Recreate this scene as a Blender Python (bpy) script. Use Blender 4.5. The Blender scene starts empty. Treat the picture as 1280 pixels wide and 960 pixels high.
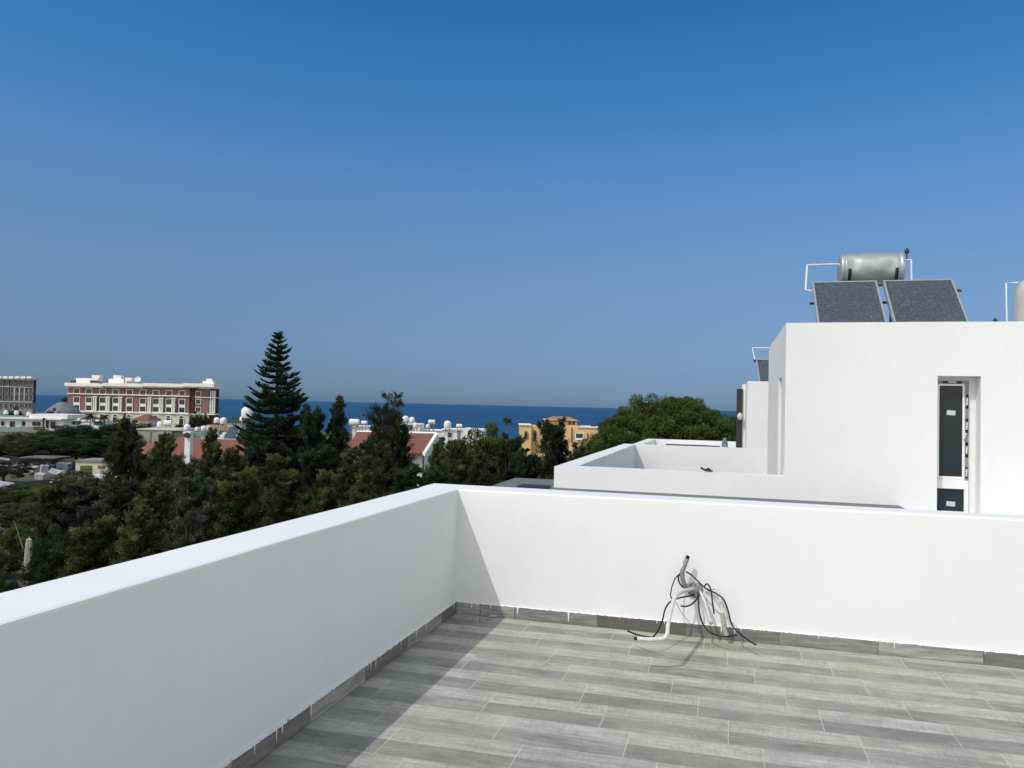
import bpy, math, random
import numpy as np
from math import radians, sin, cos, pi
from mathutils import Vector, Matrix, Euler, noise
random.seed(7); RNG = np.random.default_rng(11)
S = bpy.context.scene
COL = S.collection
S.view_settings.view_transform = 'Standard'; S.view_settings.look = 'None'; S.view_settings.exposure = 0; S.view_settings.gamma = 1

# ------------------------------------------------------------------ camera
FPX = 960.0
YAW, PITCH, ROLL = radians(15.6), radians(1.6), radians(1.33)
CAMP = Vector((0, 0, 1.65))
RM = Matrix.Rotation(YAW, 3, 'Z') @ Matrix.Rotation(radians(90) + PITCH, 3, 'X') @ Matrix.Rotation(ROLL, 3, 'Z')
cam = bpy.data.cameras.new('camera'); cam.lens = 27; cam.sensor_width = 36; cam.clip_end = 200000; cam.clip_start = 0.05
camo = bpy.data.objects.new('camera', cam); COL.objects.link(camo)
camo.matrix_world = Matrix.Translation(CAMP) @ RM.to_4x4()
S.camera = camo

def at(px, py, X=None, Y=None, Z=None, d=None):
    """survey helper: world position of a sighted point at a known distance / plane"""
    r = RM @ Vector(((px - 640) / FPX, -(py - 480) / FPX, -1))
    if X is not None: t = (X - CAMP.x) / r.x
    elif Y is not None: t = (Y - CAMP.y) / r.y
    elif Z is not None: t = (Z - CAMP.z) / r.z
    else: t = d
    return CAMP + r * t

# ------------------------------------------------------------------ tagging
def tag(o, label=None, cat=None, group=None, kind=None):
    if label: o['label'] = label
    if cat: o['category'] = cat
    if group: o['group'] = group
    if kind: o['kind'] = kind
    return o
def empty(name, loc, rz=0, label=None, cat=None, group=None):
    o = bpy.data.objects.new(name, None); COL.objects.link(o)
    o.location = loc; o.rotation_euler = (0, 0, rz); o.empty_display_size = .2
    return tag(o, label, cat, group)

class MB:
    def __init__(s): s.v = []; s.f = []; s.sm = []
    def add(s, vs, fs, smooth=False):
        n = len(s.v); s.v += [tuple(v) for v in vs]
        s.f += [tuple(i + n for i in f) for f in fs]; s.sm += [smooth] * len(fs)
        return s
    def box(s, x0, x1, y0, y1, z0, z1):
        if x0 > x1: x0, x1 = x1, x0
        if y0 > y1: y0, y1 = y1, y0
        if z0 > z1: z0, z1 = z1, z0
        return s.add([(x0,y0,z0),(x1,y0,z0),(x1,y1,z0),(x0,y1,z0),(x0,y0,z1),(x1,y0,z1),(x1,y1,z1),(x0,y1,z1)],
              [(0,3,2,1),(4,5,6,7),(0,1,5,4),(1,2,6,5),(2,3,7,6),(3,0,4,7)])
    def obox(s, M, sx, sy, sz):
        vs = [M @ Vector((a*sx/2, b*sy/2, c*sz/2)) for c in (-1,1) for a,b in ((-1,-1),(1,-1),(1,1),(-1,1))]
        return s.add(vs, [(0,3,2,1),(4,5,6,7),(0,1,5,4),(1,2,6,5),(2,3,7,6),(3,0,4,7)])
    def prism(s, pts, y0, y1):      # polygon in xz extruded along y
        n = len(pts)
        vs = [(p[0], y0, p[1]) for p in pts] + [(p[0], y1, p[1]) for p in pts]
        fs = [tuple(range(n)), tuple(reversed(range(n, 2*n)))]
        for i in range(n):
            j = (i+1) % n; fs.append((i, i+n, j+n, j))
        return s.add(vs, fs)
    def tube(s, pts, r, n=8, cap=True):
        pts = [Vector(p) for p in pts]; m = len(pts)
        rs = r if isinstance(r, (list, tuple)) else [r]*m
        up = Vector((0, 0, 1)); vs = []; fs = []
        pn = None
        for i, p in enumerate(pts):
            t = (pts[min(i+1, m-1)] - pts[max(i-1, 0)]).normalized()
            if pn is None:
                a = t.orthogonal().normalized()
            else:
                a = (pn - t * pn.dot(t)); a = a.normalized() if a.length > 1e-6 else t.orthogonal().normalized()
            pn = a; b = t.cross(a)
            for k in range(n):
                q = 2*pi*k/n; vs.append(p + (a*cos(q) + b*sin(q))*rs[i])
        for i in range(m-1):
            for k in range(n):
                l = (k+1) % n; fs.append((i*n+k, i*n+l, (i+1)*n+l, (i+1)*n+k))
        s.add(vs, fs, True)
        if cap:
            s.add(vs[:n], [tuple(reversed(range(n)))]); s.add(vs[-n:], [tuple(range(n))])
        return s
    def lathe(s, prof, c=(0,0,0), n=24, M=None):   # profile (r, h) about z
        vs = []; fs = []; m = len(prof)
        for r, h in prof:
            for k in range(n):
                a = 2*pi*k/n; v = Vector((r*cos(a), r*sin(a), h))
                vs.append((M @ v if M else v) + Vector(c))
        for i in range(m-1):
            for k in range(n):
                l = (k+1) % n; fs.append((i*n+k, i*n+l, (i+1)*n+l, (i+1)*n+k))
        return s.add(vs, fs, True)
    def build(s, name, mat, parent=None, bevel=0, loc=None):
        me = bpy.data.meshes.new(name); me.from_pydata([tuple(v) for v in s.v], [], s.f)
        me.polygons.foreach_set('use_smooth', s.sm); me.materials.append(mat); me.update()
        o = bpy.data.objects.new(name, me); COL.objects.link(o)
        if parent: o.parent = parent
        if loc is not None: o.location = loc
        if bevel:
            b = o.modifiers.new('bevel', 'BEVEL'); b.width = bevel; b.segments = 3; b.limit_method = 'ANGLE'
        return o

def smooth_pts(pts, k=8):
    P = [Vector(p) for p in pts]; P = [P[0]*2-P[1]] + P + [P[-1]*2-P[-2]]
    out = []
    for i in range(1, len(P)-2):
        a, b, c, d = P[i-1:i+3]
        for j in range(k):
            t = j/k
            out.append(0.5*((2*b) + (c-a)*t + (2*a-5*b+4*c-d)*t*t + (3*b-a-3*c+d)*t**3))
    out.append(P[-2]); return out

# ------------------------------------------------------------------ materials
def nt(name):
    m = bpy.data.materials.new(name); m.use_nodes = True
    n = m.node_tree; n.nodes.clear(); return m, n
class G:
    def __init__(s, n): s.n = n
    def __call__(s, t, **kw):
        nd = s.n.nodes.new(t)
        for k, v in kw.items():
            if k.startswith('i_'):
                key = k[2:]; key = int(key) if key.isdigit() else key.replace('_', ' ')
                sock = nd.inputs[key]
                if isinstance(v, bpy.types.NodeSocket): s.n.links.new(v, sock)
                else: sock.default_value = v
            else: setattr(nd, k, v)
        return nd
    def math(s, op, a, b=0.0, c=None, clamp=False):
        nd = s.n.nodes.new('ShaderNodeMath'); nd.operation = op; nd.use_clamp = clamp
        for i, v in enumerate((a, b) + ((c,) if c is not None else ())):
            if isinstance(v, bpy.types.NodeSocket): s.n.links.new(v, nd.inputs[i])
            else: nd.inputs[i].default_value = v
        return nd.outputs[0]
    def mix(s, f, a, b, mode='MIX'):
        nd = s.n.nodes.new('ShaderNodeMix'); nd.data_type = 'RGBA'; nd.blend_type = mode
        for k, v in ((0, f), (6, a), (7, b)):
            if isinstance(v, bpy.types.NodeSocket): s.n.links.new(v, nd.inputs[k])
            else: nd.inputs[k].default_value = v if k == 0 else (tuple(v) + (1,))[:4]
        return nd.outputs[2]
    def ramp(s, f, stops):
        nd = s.n.nodes.new('ShaderNodeValToRGB'); s.n.links.new(f, nd.inputs[0])
        e = nd.color_ramp.elements
        while len(e) < len(stops): e.new(.5)
        for i, (p, c) in enumerate(stops):
            e[i].position = p; e[i].color = (tuple(c) + (1,))[:4] if not isinstance(c, (int, float)) else (c, c, c, 1)
        return nd.outputs[0]
    def out(s, sh): s.n.links.new(sh, s('ShaderNodeOutputMaterial').inputs[0])

def simple(name, col, rough=.7, var=.12, scale=3.0, metal=0.0, spec=.3, bump=0.0, bscale=40, stretch=(1,1,1), col2=None, coord='Object'):
    m, n = nt(name); g = G(n)
    tc = g('ShaderNodeTexCoord'); mp = g('ShaderNodeMapping', i_Vector=tc.outputs[coord], i_Scale=stretch)
    nz = g('ShaderNodeTexNoise', i_Vector=mp.outputs[0], i_Scale=scale, i_Detail=6, i_Roughness=.65)
    c2 = col2 or tuple(max(0, c*(1-var*2.2)) for c in col)
    f = g.ramp(nz.outputs[0], [(.32, 0), (.7, 1)])
    c = g.mix(f, c2, col)
    b = g('ShaderNodeBsdfPrincipled', i_Base_Color=c, i_Roughness=rough, i_Metallic=metal)
    b.inputs['Specular IOR Level'].default_value = spec
    if bump:
        nb = g('ShaderNodeTexNoise', i_Vector=tc.outputs[coord], i_Scale=bscale, i_Detail=5)
        bp = g('ShaderNodeBump', i_Height=nb.outputs[0], i_Strength=bump, i_Distance=.01)
        n.links.new(bp.outputs[0], b.inputs['Normal'])
    g.out(b.outputs[0]); return m

def plaster(name, col=(.80, .80, .79), stain=.05):
    m, n = nt(name); g = G(n)
    tc = g('ShaderNodeTexCoord'); ge = g('ShaderNodeNewGeometry')
    big = g('ShaderNodeTexNoise', i_Vector=ge.outputs['Position'], i_Scale=.9, i_Detail=4, i_Roughness=.6)
    mpv = g('ShaderNodeMapping', i_Vector=ge.outputs['Position'], i_Scale=(5, 5, .7))
    st = g('ShaderNodeTexNoise', i_Vector=mpv.outputs[0], i_Scale=1.6, i_Detail=5, i_Roughness=.7)
    f1 = g.ramp(big.outputs[0], [(.35, 0), (.7, 1)])
    f2 = g.ramp(st.outputs[0], [(.45, 0), (.75, 1)])
    c = g.mix(f1, tuple(x*(1-stain) for x in col), col)
    c = g.mix(g.math('MULTIPLY', f2, stain*3), c, tuple(x*.82*k for x, k in zip(col, (1, .985, .95))))
    sp = g('ShaderNodeTexNoise', i_Vector=ge.outputs['Position'], i_Scale=14, i_Detail=4, i_Roughness=.8)
    f3 = g.ramp(sp.outputs[0], [(.66, 0), (.78, 1)])
    c = g.mix(g.math('MULTIPLY', f3, stain*1.6), c, (.45, .44, .41))
    b = g('ShaderNodeBsdfPrincipled', i_Base_Color=c, i_Roughness=.62)
    b.inputs['Specular IOR Level'].default_value = .25
    h1 = g('ShaderNodeTexNoise', i_Vector=ge.outputs['Position'], i_Scale=9, i_Detail=3)
    h2 = g('ShaderNodeTexNoise', i_Vector=ge.outputs['Position'], i_Scale=160, i_Detail=4, i_Roughness=.7)
    h = g.math('ADD', g.math('MULTIPLY', h1.outputs[0], 1.0), g.math('MULTIPLY', h2.outputs[0], .12))
    bp = g('ShaderNodeBump', i_Height=h, i_Strength=.24, i_Distance=.012)
    n.links.new(bp.outputs[0], b.inputs['Normal'])
    g.out(b.outputs[0]); return m

ROWSLOPE = .02; WALLSLOPE = .010
def tile_floor():
    m, n = nt('wood_look_tile'); g = G(n)
    ge = g('ShaderNodeNewGeometry'); sx = g('ShaderNodeSeparateXYZ', i_0=ge.outputs['Position'])
    X = sx.outputs[0]; Y = g.math('SUBTRACT', sx.outputs[1], g.math('MULTIPLY', X, ROWSLOPE))
    v = g.math('DIVIDE', g.math('SUBTRACT', Y, 4.615), .305)
    row = g.math('FLOOR', v); vf = g.math('SUBTRACT', v, row)
    u = g.math('DIVIDE', g.math('ADD', g.math('ADD', X, .285), g.math('MULTIPLY', row, .1605)), .642)
    ti = g.math('FLOOR', u); uf = g.math('SUBTRACT', u, ti)
    # distances to joints in metres
    du = g.math('MULTIPLY', g.math('MINIMUM', uf, g.math('SUBTRACT', 1, uf)), .642)
    dv = g.math('MULTIPLY', g.math('MINIMUM', vf, g.math('SUBTRACT', 1, vf)), .305)
    half = g.math('GREATER_THAN', vf, .5)
    dm = g.math('MULTIPLY', g.math('ABSOLUTE', g.math('SUBTRACT', vf, .5)), .305)
    id1 = g('ShaderNodeCombineXYZ', i_0=ti, i_1=row, i_2=half)
    wn = g('ShaderNodeTexWhiteNoise', i_Vector=id1.outputs[0])
    idt = g('ShaderNodeCombineXYZ', i_0=ti, i_1=row, i_2=7.3)
    wt = g('ShaderNodeTexWhiteNoise', i_Vector=idt.outputs[0])
    # grain coordinates, shifted per plank
    off = g('ShaderNodeVectorMath', operation='SCALE', i_0=wn.outputs[1], i_Scale=9.0)
    pos = g('ShaderNodeVectorMath', operation='ADD', i_0=ge.outputs['Position'], i_1=off.outputs[0])
    mg = g('ShaderNodeMapping', i_Vector=pos.outputs[0], i_Scale=(3.0, 42, 1))
    gr = g('ShaderNodeTexNoise', i_Vector=mg.outputs[0], i_Scale=1.5, i_Detail=8, i_Roughness=.72, i_Distortion=.4)
    mg2 = g('ShaderNodeMapping', i_Vector=pos.outputs[0], i_Scale=(1.6, 6, 1))
    bl = g('ShaderNodeTexNoise', i_Vector=mg2.outputs[0], i_Scale=1.8, i_Detail=5, i_Roughness=.65)
    saw = g('ShaderNodeMapping', i_Vector=pos.outputs[0], i_Scale=(60, 9, 1))
    sw = g('ShaderNodeTexNoise', i_Vector=saw.outputs[0], i_Scale=1.0, i_Detail=4, i_Roughness=.8)
    light = g.mix(wt.outputs[0], (.59, .565, .455), (.54, .545, .48))
    dark = g.mix(wt.outputs[0], (.235, .228, .185), (.21, .225, .205))
    # upper strip light, lower strip darker, softly broken by noise
    tone = g.math('ADD', g.math('MULTIPLY', half, .60), g.math('MULTIPLY', wn.outputs[0], .30))
    tone = g.math('ADD', tone, g.math('MULTIPLY', g.math('SUBTRACT', bl.outputs[0], .5), 1.7), clamp=True)
    base = g.mix(tone, dark, light)
    gf = g.ramp(gr.outputs[0], [(.30, 0), (.62, 1)])
    base = g.mix(g.math('MULTIPLY', g.math('SUBTRACT', 1, gf), .72), base, (.13, .12, .10))
    hi = g.ramp(gr.outputs[0], [(.55, 0), (.8, 1)])
    base = g.mix(g.math('MULTIPLY', hi, .35), base, (.50, .46, .38))
    base = g.mix(g.math('MULTIPLY', g.ramp(sw.outputs[0], [(.45, 0), (.7, 1)]), .42), base, (.15, .14, .12))
    # dusty building-site film
    dn = g('ShaderNodeTexNoise', i_Vector=ge.outputs['Position'], i_Scale=1.7, i_Detail=7, i_Roughness=.7)
    df = g.ramp(dn.outputs[0], [(.42, 0), (.72, 1)])
    base = g.mix(g.math('MULTIPLY', df, .42), base, (.52, .50, .415))
    # white paint spots
    vs = g('ShaderNodeTexVoronoi', i_Vector=ge.outputs['Position'], i_Scale=7.0)
    vs.inputs['Randomness'].default_value = 1
    spt = g.math('LESS_THAN', vs.outputs['Distance'], g.math('MULTIPLY', dn.outputs[0], .055))
    base = g.mix(g.math('MULTIPLY', spt, .5), base, (.7, .69, .66))
    gj = g.math('LESS_THAN', du, .0021)
    gk = g.math('LESS_THAN', dv, .0018)
    ml = g.math('LESS_THAN', dm, .0012)
    base = g.mix(g.math('MULTIPLY', ml, .35), base, (.12, .11, .1))
    base = g.mix(g.math('MULTIPLY', gk, .45), base, (.32, .30, .26))
    base = g.mix(g.math('MULTIPLY', gj, .75), base, (.56, .53, .46))
    b = g('ShaderNodeBsdfPrincipled', i_Base_Color=base, i_Roughness=g.math('ADD', .5, g.math('MULTIPLY', gr.outputs[0], .25)))
    b.inputs['Specular IOR Level'].default_value = .35
    hh = g.math('SUBTRACT', g.math('MULTIPLY', gr.outputs[0], .3), g.math('MAXIMUM', gj, gk))
    bp = g('ShaderNodeBump', i_Height=hh, i_Strength=.35, i_Distance=.002)
    n.links.new(bp.outputs[0], b.inputs['Normal'])
    g.out(b.outputs[0]); return m

def skirting():
    """grey wood-look skirting with ragged white paint running down from the wall"""
    m, n = nt('skirting_tile'); g = G(n)
    ge = g('ShaderNodeNewGeometry'); oi = g('ShaderNodeObjectInfo')
    sx = g('ShaderNodeSeparateXYZ', i_0=ge.outputs['Position'])
    al = g.math('ADD', sx.outputs[0], sx.outputs[1]); Z = sx.outputs[2]
    cv = g('ShaderNodeCombineXYZ', i_0=al, i_1=g.math('MULTIPLY', Z, 9), i_2=g.math('MULTIPLY', oi.outputs['Random'], 30))
    gr = g('ShaderNodeTexNoise', i_Vector=cv.outputs[0], i_Scale=5, i_Detail=8, i_Roughness=.7)
    tone = g.ramp(oi.outputs['Random'], [(0, (.11, .10, .085)), (.3, (.20, .195, .175)), (.65, (.33, .32, .28)), (1, (.46, .45, .40))])
    c = g.mix(g.ramp(gr.outputs[0], [(.25, 0), (.62, 1)]), (.09, .085, .075), tone)
    c1 = g('ShaderNodeCombineXYZ', i_0=al)
    drip = g('ShaderNodeTexNoise', i_Vector=c1.outputs[0], i_Scale=45, i_Detail=1)
    dz = g('ShaderNodeTexNoise', i_Vector=c1.outputs[0], i_Scale=3.2, i_Detail=2)
    gate = g.ramp(dz.outputs[0], [(.46, 0), (.50, 1)])
    dr = g.math('MULTIPLY', g.ramp(drip.outputs[0], [(.60, 0), (.70, 1)]), gate)
    rag = g('ShaderNodeTexNoise', i_Vector=c1.outputs[0], i_Scale=22, i_Detail=5, i_Roughness=.8)
    thr = g.math('SUBTRACT', .093, g.math('ADD', g.math('MULTIPLY', g.math('SUBTRACT', rag.outputs[0], .42), .03), g.math('MULTIPLY', dr, .075)))
    pm = g.math('GREATER_THAN', Z, thr)
    c = g.mix(pm, c, (.8, .8, .79))
    b = g('ShaderNodeBsdfPrincipled', i_Base_Color=c, i_Roughness=.6)
    g.out(b.outputs[0]); return m

def brick(name, c1, c2, mortar, scale=1.0):
    m, n = nt(name); g = G(n)
    tc = g('ShaderNodeTexCoord'); mp = g('ShaderNodeMapping', i_Vector=tc.outputs['Object'], i_Rotation=(radians(90), 0, 0))
    br = g('ShaderNodeTexBrick', i_Vector=mp.outputs[0], i_Scale=scale, i_Color1=c1+(1,), i_Color2=c2+(1,), i_Mortar=mortar+(1,))
    nz = g('ShaderNodeTexNoise', i_Vector=tc.outputs['Object'], i_Scale=.35, i_Detail=4)
    c = g.mix(g.math('MULTIPLY', nz.outputs[0], .35), br.outputs[0], tuple(x*.5 for x in c1))
    b = g('ShaderNodeBsdfPrincipled', i_Base_Color=c, i_Roughness=.8)
    b.inputs['Specular IOR Level'].default_value = .1
    g.out(b.outputs[0]); return m

def roof_tile(name, c1, c2):
    m, n = nt(name); g = G(n)
    tc = g('ShaderNodeTexCoord')
    w1 = g('ShaderNodeTexWave', i_Vector=tc.outputs['Object'], i_Scale=2.4, wave_type='BANDS', bands_direction='X', i_Distortion=.3)
    w2 = g('ShaderNodeTexWave', i_Vector=tc.outputs['Object'], i_Scale=1.6, wave_type='BANDS', bands_direction='Z', i_Distortion=.4, wave_profile='SAW')
    nz = g('ShaderNodeTexNoise', i_Vector=tc.outputs['Object'], i_Scale=3, i_Detail=6, i_Roughness=.8)
    c = g.mix(g.ramp(nz.outputs[0], [(.3, 0), (.7, 1)]), c2, c1)
    c = g.mix(g.math('MULTIPLY', w2.outputs['Fac'], .55), c, tuple(x*.35 for x in c1))
    c = g.mix(g.math('MULTIPLY', w1.outputs['Fac'], .3), c, tuple(x*.4 for x in c1))
    b = g('ShaderNodeBsdfPrincipled', i_Base_Color=c, i_Roughness=.85)
    bp = g('ShaderNodeBump', i_Height=w1.outputs['Fac'], i_Strength=.6, i_Distance=.05)
    n.links.new(bp.outputs[0], b.inputs['Normal'])
    g.out(b.outputs[0]); return m

def foliage(name, dark, mid, light, trans=.3, objvar=.35):
    m, n = nt(name); g = G(n)
    a = g('ShaderNodeAttribute', attribute_name='tint'); oi = g('ShaderNodeObjectInfo')
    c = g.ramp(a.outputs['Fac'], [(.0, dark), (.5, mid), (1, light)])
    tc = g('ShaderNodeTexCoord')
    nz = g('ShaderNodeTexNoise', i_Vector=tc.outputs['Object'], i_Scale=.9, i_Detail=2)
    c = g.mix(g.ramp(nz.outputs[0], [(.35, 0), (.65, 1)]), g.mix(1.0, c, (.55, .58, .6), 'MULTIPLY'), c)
    hs = g('ShaderNodeHueSaturation', i_Color=c,
           i_Hue=g.math('ADD', .485, g.math('MULTIPLY', oi.outputs['Random'], .035)),
           i_Saturation=g.math('ADD', .8, g.math('MULTIPLY', oi.outputs['Random'], .3)),
           i_Value=g.math('ADD', 1-objvar/2, g.math('MULTIPLY', oi.outputs['Random'], objvar)))
    d = g('ShaderNodeBsdfPrincipled', i_Base_Color=hs.outputs[0], i_Roughness=.7)
    d.inputs['Specular IOR Level'].default_value = .08
    t = g('ShaderNodeBsdfTranslucent', i_Color=hs.outputs[0])
    mx = g('ShaderNodeMixShader', i_0=trans, i_1=d.outputs[0], i_2=t.outputs[0])
    g.out(mx.outputs[0]); return m

M = {}
M['plaster'] = plaster('white_plaster', (.775, .785, .775), .045)
M['plaster_far'] = plaster('white_plaster_far', (.72, .74, .73), .05)
M['tile'] = tile_floor(); M['skirt'] = skirting()
M['grout'] = simple('dirty_grout', (.32, .30, .26), .9)
M['grey_roof'] = simple('grey_roof_membrane', (.155, .17, .17), .8, .1, 1.2, bump=.2)
M['black_rubber'] = simple('black_rubber', (.012, .012, .012), .5, .1)
M['conduit'] = simple('white_conduit', (.72, .71, .68), .5, .12, 30)
M['beige_wrap'] = simple('beige_wrap', (.50, .47, .38), .9, .2, 60, bump=.6, bscale=160)
M['grey_wrap'] = simple('grey_cement_pipe', (.40, .39, .36), .9, .25, 40, bump=.7, bscale=120)
M['wood'] = simple('raw_wood', (.55, .47, .36), .8, .15, 20, stretch=(1, 8, 8))
M['galv'] = simple('galvanised_sheet', (.42, .47, .46), .46, .12, 5, metal=.5, spec=.5, bump=.15, bscale=14)
M['alu'] = simple('aluminium', (.45, .46, .47), .4, .08, 8, metal=.5)
M['whitepipe'] = simple('white_pipe', (.62, .63, .66), .5, .06)
M['darkmetal'] = simple('dark_metal', (.03, .03, .032), .5, .1)
M['rustred'] = simple('rusty_pipe', (.22, .06, .05), .7, .2, 30)
M['pvc'] = simple('white_pvc', (.78, .78, .77), .35, .03)
M['doorglass'] = simple('dark_door_glass', (.010, .024, .030), .22, .1, 1.5, spec=.35)
M['paper'] = simple('pale_sticker', (.50, .56, .55), .6, .05)
M['tape'] = simple('protective_tape', (.25, .26, .265), .45, .12, 25)
M['tapeblack'] = simple('tape_black_print', (.015, .016, .02), .45, .1)
M['cream_plastic'] = simple('cream_tank_plastic', (.52, .53, .48), .45, .08, 2)

def collector_mat():
    m, n = nt('collector_glass'); g = G(n)
    tc = g('ShaderNodeTexCoord')
    v = g('ShaderNodeTexVoronoi', i_Vector=tc.outputs['Object'], i_Scale=42)
    nz = g('ShaderNodeTexNoise', i_Vector=tc.outputs['Object'], i_Scale=26, i_Detail=5, i_Roughness=.8)
    f = g.math('MULTIPLY', g.math('ADD', nz.outputs[0], g.math('MULTIPLY', v.outputs['Distance'], .35)), 1.0)
    c = g.ramp(f, [(.42, (.026, .036, .048)), (.66, (.045, .060, .076)), (.9, (.10, .12, .14))])
    st = g('ShaderNodeMapping', i_Vector=tc.outputs['Object'], i_Scale=(1, .25, .25), i_Rotation=(0, 0, radians(18)))
    s2 = g('ShaderNodeTexNoise', i_Vector=st.outputs[0], i_Scale=9, i_Detail=6, i_Roughness=.75)
    c = g.mix(g.math('MULTIPLY', g.ramp(s2.outputs[0], [(.55, 0), (.75, 1)]), .35), c, (.22, .24, .25))
    b = g('ShaderNodeBsdfPrincipled', i_Base_Color=c, i_Roughness=.35)
    b.inputs['Specular IOR Level'].default_value = .4
    g.out(b.outputs[0]); return m
M['collector'] = collector_mat()

# far buildings
M['brick'] = brick('red_brick', (.27, .135, .105), (.23, .115, .09), (.28, .20, .17), 1.2)
M['brick_dark'] = simple('shaded_brick', (.10, .045, .04), .9, .2, .5)  # darker copy of the brick, shade of the hotel's right end in its colour
M['cream'] = simple('cream_render', (.62, .58, .48), .85, .1, .4)
M['cream_white'] = simple('cream_white_render', (.82, .81, .77), .85, .06, .5)
M['white_far'] = simple('white_render_far', (.76, .77, .77), .85, .08, .35)
M['window_dark'] = simple('window_dark_glass', (.03, .045, .055), .2, .3, .6, spec=.5)
M['green_dark'] = simple('dark_green_metal', (.02, .05, .045), .6, .1)
M['charcoal'] = simple('charcoal_render', (.035, .04, .055), .8, .15, .4)
M['pale_grey'] = simple('pale_grey_render', (.40, .42, .44), .85, .1, .5)
M['stone_grey'] = simple('grey_stone', (.27, .27, .26), .85, .2, .8)
M['lead'] = simple('grey_lead_roof', (.18, .20, .22), .6, .2, .5)
M['concrete'] = simple('beige_concrete', (.43, .40, .34), .9, .18, .5, stretch=(1, 1, .3))
M['concrete_grey'] = simple('grey_concrete', (.26, .26, .26), .9, .18, .5)
M['redroof'] = roof_tile('red_roof_tiles', (.31, .115, .065), (.20, .075, .05))
M['redroof2'] = roof_tile('brown_roof_tiles', (.30, .11, .07), (.20, .08, .055))
M['yellow'] = simple('yellow_render', (.74, .50, .24), .85, .1, .3)
M['pinkroof'] = simple('pink_roof_tiles', (.40, .23, .16), .9, .2, .9)
M['greenglass'] = simple('green_balcony_glass', (.18, .30, .28), .3, .1)
M['olive_door'] = simple('olive_green_doors', (.13, .14, .02), .8, .2, 2)
M['shed_cream'] = simple('cream_shed_render', (.60, .56, .40), .9, .1, 1.5)
M['rusty_sheet'] = simple('weathered_sheet', (.20, .17, .14), .9, .3, 1.5)
M['tarp'] = simple('white_tarpaulin', (.48, .50, .52), .7, .2, 2)
M['tarp_grey'] = simple('grey_scrap', (.22, .25, .28), .7, .3, 2)
M['blue_scrap'] = simple('blue_scrap', (.04, .08, .16), .7, .3, 2)
M['canvas'] = simple('cream_canvas', (.62, .58, .47), .9, .12, 5)
M['palmtrunk'] = simple('palm_trunk', (.20, .16, .11), .95, .3, 5)
M['bark'] = simple('grey_brown_bark', (.13, .105, .08), .95, .35, 6)
M['bark_pale'] = simple('pale_bark', (.30, .27, .22), .95, .3, 6)

M['f_olive'] = foliage('foliage_olive', (0.011, 0.021, 0.006), (0.052, 0.074, 0.022), (0.209, 0.237, 0.074))
M['f_dark'] = foliage('foliage_dark', (0.007, 0.015, 0.009), (0.027, 0.048, 0.022), (0.096, 0.132, 0.060))
M['f_brown'] = foliage('foliage_brown', (0.011, 0.015, 0.006), (0.049, 0.052, 0.019), (0.151, 0.151, 0.058))
M['f_green'] = foliage('foliage_green', (0.015, 0.035, 0.007), (0.058, 0.111, 0.019), (0.158, 0.237, 0.040))
M['f_grey'] = foliage('foliage_grey', (0.015, 0.022, 0.014), (0.058, 0.077, 0.043), (0.202, 0.230, 0.142))
M['f_pine'] = foliage('foliage_pine', (0.015, 0.035, 0.006), (0.065, 0.120, 0.017), (0.165, 0.244, 0.034))
M['f_norfolk'] = foliage('foliage_norfolk', (.006, .015, .008), (.028, .052, .026), (.075, .115, .052), .2)
M['f_palm'] = foliage('foliage_palm', (.02, .03, .012), (.07, .10, .03), (.18, .20, .08))

# ------------------------------------------------------------------ world and sun
SUN_T = Vector((.43, .72, -1.0)).normalized()        # direction the light travels
sunpos = -SUN_T
elev = math.asin(sunpos.z); azim = math.atan2(sunpos.x, sunpos.y)   # clockwise from +Y
w = bpy.data.worlds.new('World'); S.world = w; w.use_nodes = True
wn = w.node_tree; wn.nodes.clear(); g = G(wn)
sky = g('ShaderNodeTexSky', sky_type='NISHITA'); sky.sun_disc = False
sky.sun_elevation = elev; sky.sun_rotation = azim
sky.altitude = 0; sky.air_density = 1.0; sky.dust_density = .6; sky.ozone_density = 3.0
tc = g('ShaderNodeTexCoord'); sz = g('ShaderNodeSeparateXYZ', i_0=tc.outputs['Generated'])
# deep blue away from the sun, paler and whiter towards and around it
tint = g.ramp(sz.outputs[2], [(0.000, (0.293, 0.466, 0.870)), (0.038, (0.301, 0.429, 0.735)), (0.090, (0.391, 0.482, 0.674)), (0.161, (0.478, 0.586, 0.728)), (0.268, (0.450, 0.706, 0.867)), (0.365, (0.302, 0.680, 0.911)), (0.452, (0.182, 0.596, 0.895))])
gain = g('ShaderNodeVectorMath', operation='SCALE', i_0=tint, i_Scale=g.math('ADD', 1.05, g.math('MULTIPLY', sz.outputs[2], .75)))
vd = g('ShaderNodeVectorMath', operation='DOT_PRODUCT', i_0=tc.outputs['Generated'], i_1=(-sin(YAW), cos(YAW), 0))
fm_ = g('ShaderNodeMapRange', i_0=vd.outputs['Value'], i_1=.25, i_2=.68); fm_.interpolation_type = 'SMOOTHSTEP'
rest = g.ramp(sz.outputs[2], [(0, (.78, .61, .46)), (.35, (.82, .63, .47)), (.8, (.97, .71, .475))])
rest4 = g('ShaderNodeVectorMath', operation='SCALE', i_0=rest, i_Scale=3.95)
tt = g.mix(fm_.outputs[0], rest4.outputs[0], gain.outputs[0])
skc = g.mix(1.0, sky.outputs[0], tt, 'MULTIPLY')
bg = g('ShaderNodeBackground', i_Color=skc, i_Strength=.105)
wn.links.new(bg.outputs[0], g('ShaderNodeOutputWorld').inputs[0])
sl = bpy.data.lights.new('sun', 'SUN'); sl.energy = 2.25; sl.angle = radians(.53); sl.color = (1.0, .985, .945)
so = bpy.data.objects.new('sun', sl); COL.objects.link(so)
so.rotation_euler = SUN_T.to_track_quat('-Z', 'Y').to_euler(); so.location = (-6, -10, 14)

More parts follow.
